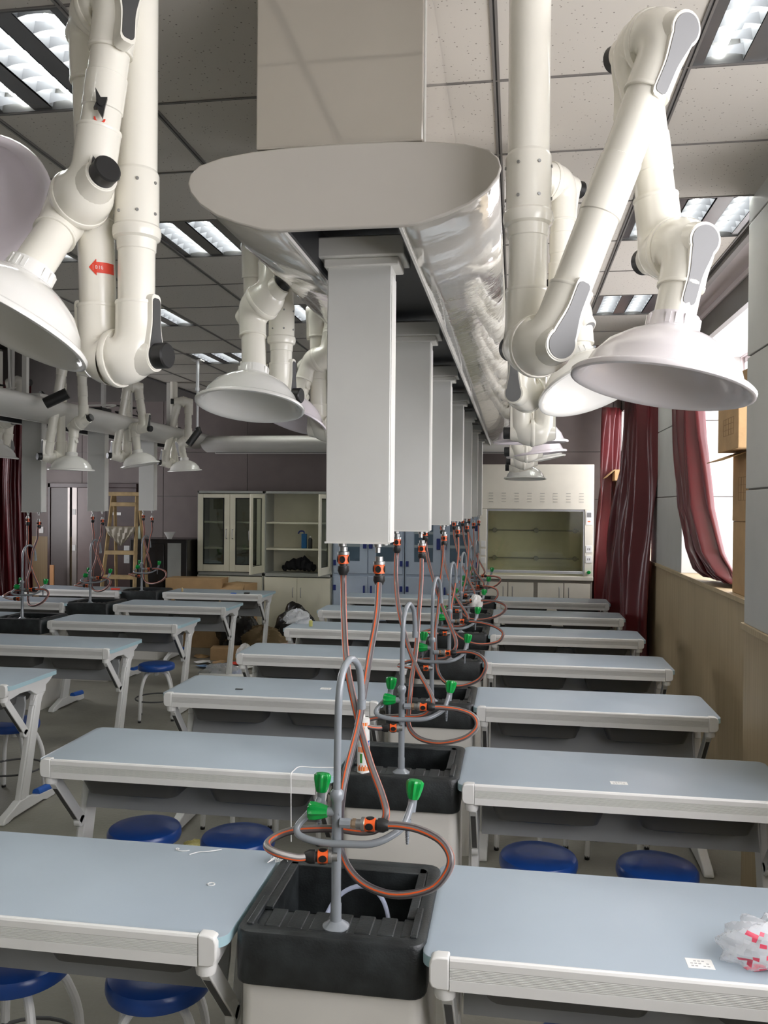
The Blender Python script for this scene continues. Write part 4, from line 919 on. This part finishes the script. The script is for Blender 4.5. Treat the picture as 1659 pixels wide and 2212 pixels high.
# glass door cabinet and open shelf cabinet
GFR = mat('grey_cabinet_frame', (0.36, 0.37, 0.34), 0.4)
def cabinet(x, w_, label, openr):
    t = thing('display_cabinet', (x, 10.5, 0), label, 'cabinet', 'cream display cabinets at the back wall')
    b_ = MB(); b_.box(0, 0.02, 0, 0.42, 0, 1.96); b_.box(w_-0.02, w_, 0, 0.42, 0, 1.96); b_.box(0, w_, 0, 0.42, 1.93, 1.96); b_.box(0, w_, 0, 0.42, 0.86, 0.90); b_.box(0, w_, 0.40, 0.42, 0, 1.96); b_.box(0, w_, 0, 0.42, 0, 0.05)
    b_.build('carcass', GFR, t, bevel=0.002)
    MB().box(0.02, w_-0.02, 0.385, 0.40, 0.9, 1.93).build('back_panel', CREAM, t)
    for z in (1.20, 1.54): MB().box(0.02, w_-0.02, 0.03, 0.39, z, z+0.022).build('shelf', CREAM, t)
    for j in (0, 1):
        a = 0.012+j*(w_-0.024)/2; c_ = a+(w_-0.024)/2-0.004
        d_ = MB().box(a, c_, -0.018, 0.0, 0.06, 0.85).build('lower_door', CREAM, t, bevel=0.003)
        handle((c_-0.05 if j == 0 else a+0.05, -0.018, 0.60), d_)
        Lh = c_-a
        fr = MB(); q = 0.075
        fr.box(q, Lh-q, -0.018, 0, 0.91, 0.91+q+0.02).box(q, Lh-q, -0.018, 0, 1.92-q*0.7, 1.92).box(0, q, -0.018, 0, 0.91, 1.92).box(Lh-q, Lh, -0.018, 0, 0.91, 1.92)
        o = fr.build('glass_door', CREAM, t, bevel=0.003)
        g_ = MB(); g_.add([(q, -0.009, 1.0), (Lh-q, -0.009, 1.0), (Lh-q, -0.009, 1.87), (q, -0.009, 1.87)], [(0, 1, 2, 3)]); g_.build('glass', DGLASS, o)
        bd = MB(); bd.box(q, q+0.012, -0.021, -0.017, 1.0, 1.87).box(Lh-q-0.012, Lh-q, -0.021, -0.017, 1.0, 1.87).box(q, Lh-q, -0.021, -0.017, 1.0, 1.012).box(q, Lh-q, -0.021, -0.017, 1.858, 1.87); bd.build('black_bead', BLK, o)
        handle((Lh-0.04 if j == 0 else 0.04, -0.018, 1.34), o)
        if openr:
            if j == 0: o.location = (a, 0, 0); o.rotation_euler = (0, 0, -math.radians(97))
            else: o.location = (c_, 0, 0); o.rotation_euler = (0, 0, math.radians(180+84))
        else: o.location = (a, 0, 0)
    return t
cabinet(-4.11, 0.90, 'cream cabinet with two closed glass doors at the back wall', False)
cabinet(-3.205, 0.90, 'cream cabinet with its upper glass doors swung open, shelves showing', True)
o = MB(); o.tube(catmull([(-0.22, 0, 0.02), (-0.12, 0, 0.07), (0.02, 0.02, 0.09), (0.14, 0, 0.06), (0.22, 0.02, 0.03)], 5), [0.03+0.05*math.sin(PI*k/20)+0.012*math.sin(k*2.1) for k in range(21)], 14)
o.tube([(0.03, 0, 0.08), (0.07, 0, 0.17), (0.10, 0, 0.10)], [0.05, 0.035, 0.06], 12)
o = o.build('folded_jacket', mat('black_cloth', (0.006, 0.006, 0.008), 0.9), loc=(-2.78, 10.68, 0.925)); tag(o, 'black jacket heaped on the lowest open cabinet shelf', 'jacket')
def bottle(name, loc, r, h, m, capm, label, cat='bottle', group=None):
    t = thing(name, loc, label, cat, group)
    MB().lathe([(0, 0), (r*0.95, 0), (r, 0.005), (r, h*0.72), (r*0.7, h*0.82), (r*0.35, h*0.86), (r*0.35, h*0.9)], (0, 0, 0), (0, 0, 1), 16).build('bottle_body', m, t)
    MB().cyl((0, 0, h*0.88), (0, 0, 1), r*0.42, h*0.12, 12).build('cap', capm, t); return t
bottle('bottle', (-2.62, 10.62, 1.222), 0.028, 0.16, BLK, PAPER, 'small black bottle on the open cabinet shelf')
t = thing('spray_bottle', (-2.70, 10.62, 1.222), 'blue spray bottle standing on the open cabinet shelf', 'bottle')
MB().box(-0.035, 0.035, -0.02, 0.02, 0, 0.19).build('bottle_body', mat('blue_bottle', (0.01, 0.10, 0.25), 0.4), t, bevel=0.008); MB().tube(catmull([(0, 0, 0.19), (-0.01, 0, 0.22), (-0.06, 0, 0.22), (-0.08, 0, 0.19)], 4), 0.01, 8).build('spray_head', NAVY, t)
# black cabinet with bowl
t = thing('black_cabinet', (-4.93, 10.25, 0), 'black cabinet with frosted side panel left of the display cabinets', 'cabinet')
MB().box(0, 0.78, 0, 0.6, 0.08, 1.33).build('cabinet_body', BLACKW, t, bevel=0.01); MB().box(0.52, 0.70, -0.008, 0, 0.70, 1.28).build('frosted_panel', FROST, t); MB().box(0.05, 0.47, -0.012, 0, 0.6, 1.27).build('door', BLACKW, t, bevel=0.004)
for x in (0.05, 0.72): MB().cyl((x, 0.1, 0), (0, 0, 1), 0.025, 0.08, 10).build('foot', BLK, t)
o = MB().lathe([(0.03, 0), (0.032, 0.01), (0.07, 0.075), (0.075, 0.085), (0.068, 0.08), (0.028, 0.015), (0, 0.012)], (0, 0, 0), (0, 0, 1), 24).build('bowl', PAPER, loc=(-4.45, 10.4, 1.331)); tag(o, 'white bowl on top of the black cabinet', 'bowl')
bottle('bottle', (-4.82, 10.35, 1.331), 0.04, 0.2, mat('pale_green_bottle', (0.3, 0.36, 0.28), 0.3), PAPER, 'pale green bottle on the black cabinet behind the hoses')
# step ladder
t = thing('step_ladder', (-4.83, 9.62, 0), 'wooden step ladder in front of the dark door', 'ladder')
for s in (-1, 1):
    MB().tube([(s*0.25, 0, 0), (s*0.16, 0.28, 1.9)], 0.026, 4).build('front_rail', WOOD, t); MB().tube([(s*0.24, 0.58, 0), (s*0.16, 0.33, 1.88)], 0.022, 4).build('rear_rail', WOOD, t)
for k in range(6):
    z = 0.3+k*0.3; f = z/1.9; hw = 0.25-0.09*f
    MB().box(-hw, hw, 0.28*f-0.03, 0.28*f+0.06, z-0.05, z).build('step', WOOD, t, bevel=0.004)
MB().box(-0.22, 0.22, 0.22, 0.42, 1.88, 1.93).build('top_board', WOOD, t, bevel=0.004)
o = MB(); rings = []
for j in range(7):
    z = -j*0.028; hw = 0.2-0.012*j*j*0.3; rings.append([(hw*(u/8-1)*1.0, -0.02+0.012*math.sin(u*1.9+j), z-0.02*math.sin(u/16*PI)*j*0.6) for u in range(17)])
loft(o, rings, closed=False); o = o.build('plastic_sheet', mat('dusty_film', (0.35, 0.31, 0.24), 0.5), loc=(-4.83, 9.80, 1.50)); o.modifiers.new('s', 'SOLIDIFY').thickness = 0.002; tag(o, 'dusty plastic sheet draped over a rung of the wooden ladder', 'plastic sheet')
p = MB().box(-0.045, 0.045, 0, 0.008, -0.045, 0.045).build('wall_socket', PAPER, loc=(-6.60, YB-0.010, 1.40), bevel=0.003); tag(p, 'white wall socket above the wainscot near the red curtain', 'socket')
p = MB().box(-0.03, 0.03, -0.01, 0.01, 0, 0.62).build('wood_offcut', mat('offcut', (0.5, 0.25, 0.1), 0.6), loc=(-6.28, 10.7, 0.42)); p.location.z = 0.0; p.scale.z = 1.5; tag(p, 'upright orange brown board leaning near the door', 'board')

# ================================================================== ITEMS ON THE TABLES
def sticker(n, c_, x, y, w_, h_, rz, parent_label=None):
    tbl = TB[(c_, n)]; o = MB().box(-w_/2, w_/2, -h_/2, h_/2, 0, 0.0004)
    o = o.build('label_sticker', PAPER, tbl, loc=(x, y, 0.7776)); o.rotation_euler = (0, 0, rz)
    m = MB()
    for j in range(3):
        for q in range(5):
            if (j*3+q*7) % 4: m.box(-w_*0.36+q*w_*0.15, -w_*0.36+q*w_*0.15+w_*0.1, h_*(0.25-j*0.25)-h_*0.05, h_*(0.25-j*0.25)+h_*0.05, 0.0004, 0.0006)
    m.build('print', INK, o)
sticker(0, 0, 0.02, 0.09, 0.058, 0.042, 0.02); sticker(1, 0, -0.01, 0.14, 0.062, 0.035, 0.05)
sticker(2, 1, 0.24, 0.30, 0.06, 0.045, 0.0)
# crumpled bag with red print
def crumple(name, loc, sx, sy_, sz, m, label, cat, seed, mats=None, fn=None):
    rnd = random.Random(seed); mb = MB(); rings = []; N = 44; Mm = 24
    ph = [(rnd.uniform(2, 9), rnd.uniform(1, 8), rnd.uniform(0, 6)) for _ in range(7)]
    for j in range(Mm+1):
        th = PI*j/Mm; ring = []
        for k in range(N):
            a = 2*PI*k/N; q = 1+sum(0.05*math.sin(round(f1)*a+f2*th+p_) for f1, f2, p_ in ph)+0.06*abs(math.sin(a*6+th*5+ph[0][2]))+rnd.uniform(-0.018, 0.018)
            z = math.cos(th)*sz*q; ring.append((math.sin(th)*math.cos(a)*sx*q, math.sin(th)*math.sin(a)*sy_*q, max(z, -sz*0.5)+sz*0.5))
        rings.append(ring)
    loft(mb, rings)
    if fn: mb.m = [fn(i) for i in range(len(mb.f))]
    o = mb.build(name, mats or m, loc=loc, ang=20); return tag(o, label, cat)
REDP = mat('red_bag_print', (0.75, 0.04, 0.10), 0.3, alpha=0.9)
crumple('plastic_bag', (0.585, 2.02, 0.778), 0.105, 0.08, 0.055, FILMBAG, 'crumpled clear plastic bag with red print on the front right table', 'bag', 4, [FILMBAG, REDP], lambda i: 1 if (3 < i//44 < 20 and (abs(i % 44-30-2.5*math.sin(i//44*0.9)) < 0.8 or abs(i % 44-36-2*math.sin(i//44*1.3)) < 0.7 or (i//44 > 15 and 26 < i % 44 < 34 and i % 3))) else 0)
crumple('plastic_bag', (-1.85, 7.05, 0.778), 0.11, 0.10, 0.07, FILMBAG, 'clear plastic bag on the fifth row table left of the central sinks', 'bag', 8)
# sealant cartridge with coloured print
t = thing('sealant_cartridge', (-0.562, 3.148, 0.781), 'white and orange sealant cartridge standing on the second sink station', 'cartridge')
MB().lathe([(0, 0), (0.024, 0), (0.0245, 0.004), (0.0235, 0.008), (0.0235, 0.205), (0.022, 0.21), (0.006, 0.212), (0.005, 0.225), (0, 0.226)], (0, 0, 0), (0, 0, 1), 24, mi=0).build('cartridge_body', PAPER, t)
def cyl_patch(mb, r, a0, a1, z0, z1, mi=0, n=6):
    vs = []
    for k in range(n+1):
        a = a0+(a1-a0)*k/n; vs += [(r*math.sin(a), -r*math.cos(a), z0), (r*math.sin(a), -r*math.cos(a), z1)]
    mb.add(vs, [(2*i, 2*i+2, 2*i+3, 2*i+1) for i in range(n)], mi)
OR2 = mat('orange_print', (0.9, 0.22, 0.03), 0.4); BL2 = mat('blue_print', (0.02, 0.12, 0.5), 0.4); GR2 = mat('green_print', (0.05, 0.3, 0.05), 0.4)
m = MB(); cyl_patch(m, 0.0238, -1.5, 1.5, 0.03, 0.036); cyl_patch(m, 0.0238, -0.9, 1.4, 0.014, 0.03); cyl_patch(m, 0.0238, -0.8, 1.5, 0.085, 0.105); cyl_patch(m, 0.0238, -1.5, 0.9, 0.185, 0.198)
for k in range(5): cyl_patch(m, 0.0238, -0.9+k*0.3, -0.75+k*0.3, 0.13, 0.15+0.006*(k % 2))
m.build('orange_label', OR2, t)
m = MB(); cyl_patch(m, 0.0239, 0.2, 0.35, 0.108, 0.128); cyl_patch(m, 0.0239, 0.65, 0.8, 0.108, 0.128); cyl_patch(m, 0.0239, 0.35, 0.5, 0.115, 0.124); cyl_patch(m, 0.0239, 0.5, 0.65, 0.115, 0.124); cyl_patch(m, 0.0239, 0.95, 1.4, 0.122, 0.128); cyl_patch(m, 0.0239, 1.1, 1.25, 0.108, 0.122)
m.build('blue_letters', BL2, t)
m = MB(); cyl_patch(m, 0.0239, -0.4, 0.0, 0.045, 0.08); cyl_patch(m, 0.0239, -0.1, 0.3, 0.17, 0.18); m.build('green_marks', GR2, t)
# strings
o = MB()
pr = random.Random(3); pts = []
for k in range(70): pts.append((pr.gauss(0, 0.013), pr.gauss(0, 0.013), abs(pr.gauss(0.006, 0.004))))
o.tube(catmull(pts, 3), 0.0010, 5); o.tube(catmull([(0.01, 0, 0.005), (0.03, 0.004, 0.003), (0.035, 0, -0.01), (0.036, -0.002, -0.06), (0.035, -0.004, -0.09)], 5), 0.0011, 5)
STR = mat('white_string', (0.85, 0.84, 0.82), 0.7)
o = o.build('string_ball', STR, loc=(-0.655, 2.33, 0.789)); tag(o, 'small tangle of white string at the corner of the nearest basin', 'string')
o = MB().tube(catmull([(0.13, 0.10, 0.0), (0.05, 0.085, 0.0005), (-0.01, 0.08, 0.0015), (-0.012, 0.0, 0.012), (-0.011, -0.045, 0.012), (-0.0095, -0.05, -0.02), (-0.009, -0.05, -0.09), (-0.007, -0.05, -0.24)], 5), 0.0022, 5).build('string', STR, loc=(-0.81, 3.10, 0.779)); tag(o, 'white string hanging over the rail of the second row table left of sinks', 'string')
o = MB().tube(catmull([(0, 0, 0), (0.02, 0.02, 0.0005), (0.05, 0.03, 0.001), (0.08, 0.05, 0)], 4), 0.0016, 5).build('string', STR, loc=(-0.93, 2.33, 0.7795)); tag(o, 'short straight bit of white string on the front left table', 'string')
o = MB().tube([(0.010*math.cos(a), 0.008*math.sin(a), 0) for a in [k*0.6 for k in range(12)]], 0.0014, 5).build('string', STR, loc=(-0.80, 2.16, 0.779)); tag(o, 'tiny curl of white string on the front left table', 'string')
o = MB().tube([(0.012*math.cos(a)+0.004*k, 0.009*math.sin(a), 0) for k, a in enumerate([q*0.7 for q in range(10)])], 0.0014, 5).build('string', STR, loc=(-0.99, 2.36, 0.779)); tag(o, 'curled white string near the far edge of the front left table', 'string')
# clear tube in nearest basin
o = MB().tube(catmull([(-0.06, -0.02, -0.19), (-0.055, 0.0, -0.06), (-0.03, 0.06, 0.0), (0.03, 0.08, 0.03), (0.09, 0.07, 0.01), (0.12, 0.03, -0.06), (0.12, 0.0, -0.19)], 6), 0.006, 10).build('clear_tube', CLEARH, loc=(-0.43, 2.12, 0.757)); tag(o, 'clear plastic tube looped inside the nearest basin', 'tube')
o = MB().tube(catmull([(0, 0, -0.18), (0.01, 0.02, -0.06), (0.035, 0.05, 0.02), (0.04, 0.06, 0.025)], 5), 0.008, 10).build('clear_tube', CLEARH, loc=(-0.275, 2.07, 0.75)); tag(o, 'short clear tube end sticking up in the nearest basin right side', 'tube')
o = MB().box(-0.02, 0.02, -0.006, 0.006, 0, 0.004).build('clip', BLK, loc=(-1.495, 4.45, 0.7778)); tag(o, 'small black clip on the third row table left of sinks', 'clip')
o = MB().box(-0.03, 0.03, -0.02, 0.02, 0, 0.018).build('black_part', BLK, loc=(-2.98, 9.12, 0.778), bevel=0.003); tag(o, 'small black part on the farthest left island table', 'part')
o = MB().box(-0.03, 0.03, -0.02, 0.02, 0, 0.012).build('blue_part', BLUEF, loc=(-3.13, 9.10, 0.778), bevel=0.003); tag(o, 'small blue part on the farthest left island table', 'part')
bottle('small_bottle', (-3.78, 9.2, 0.778), 0.012, 0.045, mat('tan_bottle', (0.5, 0.38, 0.2), 0.3), PAPER, 'tiny tan bottle on the farthest left island table')
bottle('small_bottle', (-1.68, 6.85, 0.778), 0.016, 0.06, mat('yellow_green_bottle', (0.5, 0.48, 0.15), 0.3), PAPER, 'tiny yellowish bottle beside the bag on the fifth row table')
o = MB().box(-0.05, 0.05, -0.02, 0.02, 0, 0.02).build('red_tool', RED, loc=(-4.6, 9.2, 0.778), bevel=0.004); tag(o, 'small red tool on the far left table in front of the ladder', 'tool')
o = crumple('tissue', (-0.29, 6.68, 1.0), 0.05, 0.04, 0.06, PAPER, 'white paper wrapped on the fifth tap manifold of the central island', 'tissue', 21)
o.location = (-0.30, 6.76, 0.99)

# ================================================================== FLOOR DEBRIS AT THE BACK
carton((-3.95, 10.1, 0), 0.72, 0.3, 0.86, 'big brown carton standing before the closed glass cabinet', 0.05, prnt=False)
carton((-3.40, 10.15, 0), 0.32, 0.28, 0.80, 'brown carton with open flap before the glass cabinet', -0.3, prnt=False, flap=[((-0.16, -0.14, 0.8), (0.16, -0.14, 0.8), (0.2, -0.24, 0.72), (-0.12, -0.26, 0.72))])
carton((-3.28, 9.30, 0), 0.34, 0.2, 0.14, 'flat torn carton on the floor amid the rubbish', 0.2, prnt=False)
BAGB = mat('black_bag', (0.02, 0.018, 0.016), 0.25, bump=0.5, bscale=20)
crumple('rubbish_bag', (-2.66, 10.05, 0), 0.26, 0.25, 0.33, BAGB, 'dark rubbish bag before the open cabinet', 'bag', 31)
crumple('rubbish_bag', (-3.30, 9.85, 0), 0.26, 0.22, 0.30, BAGB, 'dark rubbish bag left of the brown sack', 'bag', 32)
crumple('sack', (-2.98, 9.72, 0), 0.28, 0.2, 0.2, mat('brown_sack', (0.16, 0.11, 0.05), 0.8), 'brown sack lying between the rubbish bags', 'sack', 33)
crumple('plastic_bag', (-2.55, 9.35, 0), 0.22, 0.16, 0.12, mat('pink_bag', (0.6, 0.45, 0.42), 0.3), 'pinkish plastic bag at the right of the rubbish', 'bag', 34)
crumple('plastic_bag', (-2.95, 8.2, 0), 0.20, 0.16, 0.10, FILMBAG, 'clear plastic bag beside the aisle stool', 'bag', 35)
crumple('paper_bag', (-2.98, 9.1, 0), 0.10, 0.08, 0.13, PAPER, 'crumpled white paper bag behind a table leg', 'paper', 36)
bottle('bottle', (-2.38, 8.75, 0), 0.07, 0.16, PAPER, PAPER, 'squat white bottle standing on the floor by the fifth row table')
rd_ = random.Random(50)
cols = [PAPER, PAPER, mat('blue_scrap', (0.15, 0.25, 0.4), 0.5), RED, BLK, CARD, PAPER, mat('green_scrap', (0.2, 0.35, 0.2), 0.5)]
cn = ['white paper', 'white card', 'blue plastic', 'red plastic', 'black plastic', 'brown card', 'thin white', 'green plastic']
spots = [(-3.45, 9.0), (-2.75, 9.3), (-3.35, 8.75), (-3.0, 9.15), (-3.15, 8.6), (-3.6, 9.35), (-2.9, 8.8), (-3.1, 8.3), (-2.93, 7.75), (-2.6, 8.9), (-2.5, 9.6), (-3.05, 9.0), (-2.8, 9.05), (-3.25, 9.05), (-2.65, 9.15), (-3.4, 9.5)]
wh = ['nearest the left table leg', 'before the sack', 'beside the left table leg', 'in the middle of the heap', 'in front of the rubbish', 'at the back by the cartons', 'between the table legs, pale', 'beside the clear bag', 'near the aisle stool', 'toward the central tables', 'by the pinkish bag', 'just left of the paper bag', 'just right of the paper bag', 'in front of the torn carton', 'under the last table end', 'left of the torn carton']
for k, (x, y) in enumerate(spots):
    c_ = k % 8; mb = MB(); N_ = 7
    pts_ = [((0.09+rd_.uniform(-0.03, 0.04))*math.cos(2*PI*q/N_), (0.07+rd_.uniform(-0.02, 0.05))*math.sin(2*PI*q/N_)) for q in range(N_)]
    if k == 8: c_ = 3; pts_ = [(a*0.6, b_*0.6) for a, b_ in pts_]
    mb.add([(a, b_, rd_.uniform(0.002, 0.03)) for a, b_ in pts_]+[(0, 0, 0.035)], [(q, (q+1) % N_, N_) for q in range(N_)])
    o = mb.build('scrap', cols[c_], loc=(x, y, 0.0), ang=10); o.modifiers.new('s', 'SOLIDIFY').thickness = 0.003
    tag(o, '%s scrap on the floor %s' % (cn[c_], wh[k]), 'scrap', 'scraps on the floor at the back')
o = MB().tube([(-0.3, 0, 0.05), (0.3, 0.05, 0.05)], 0.05, 16).build('pipe_offcut', PAPER, loc=(-2.8, 8.0, 0)); tag(o, 'white pipe offcut lying on the floor behind the aisle stool', 'pipe')
crumple('snack_packet', (-1.58, 4.1, 0), 0.10, 0.06, 0.045, mat('yellow_packet', (0.55, 0.5, 0.2), 0.4), 'yellow snack packet on the floor under the second row table left', 'packet', 41)
bottle('bottle', (-1.72, 3.85, 0), 0.035, 0.24, mat('pinkish_bottle', (0.6, 0.3, 0.25), 0.3), RED, 'bottle with red label behind the left leg of the second row table')
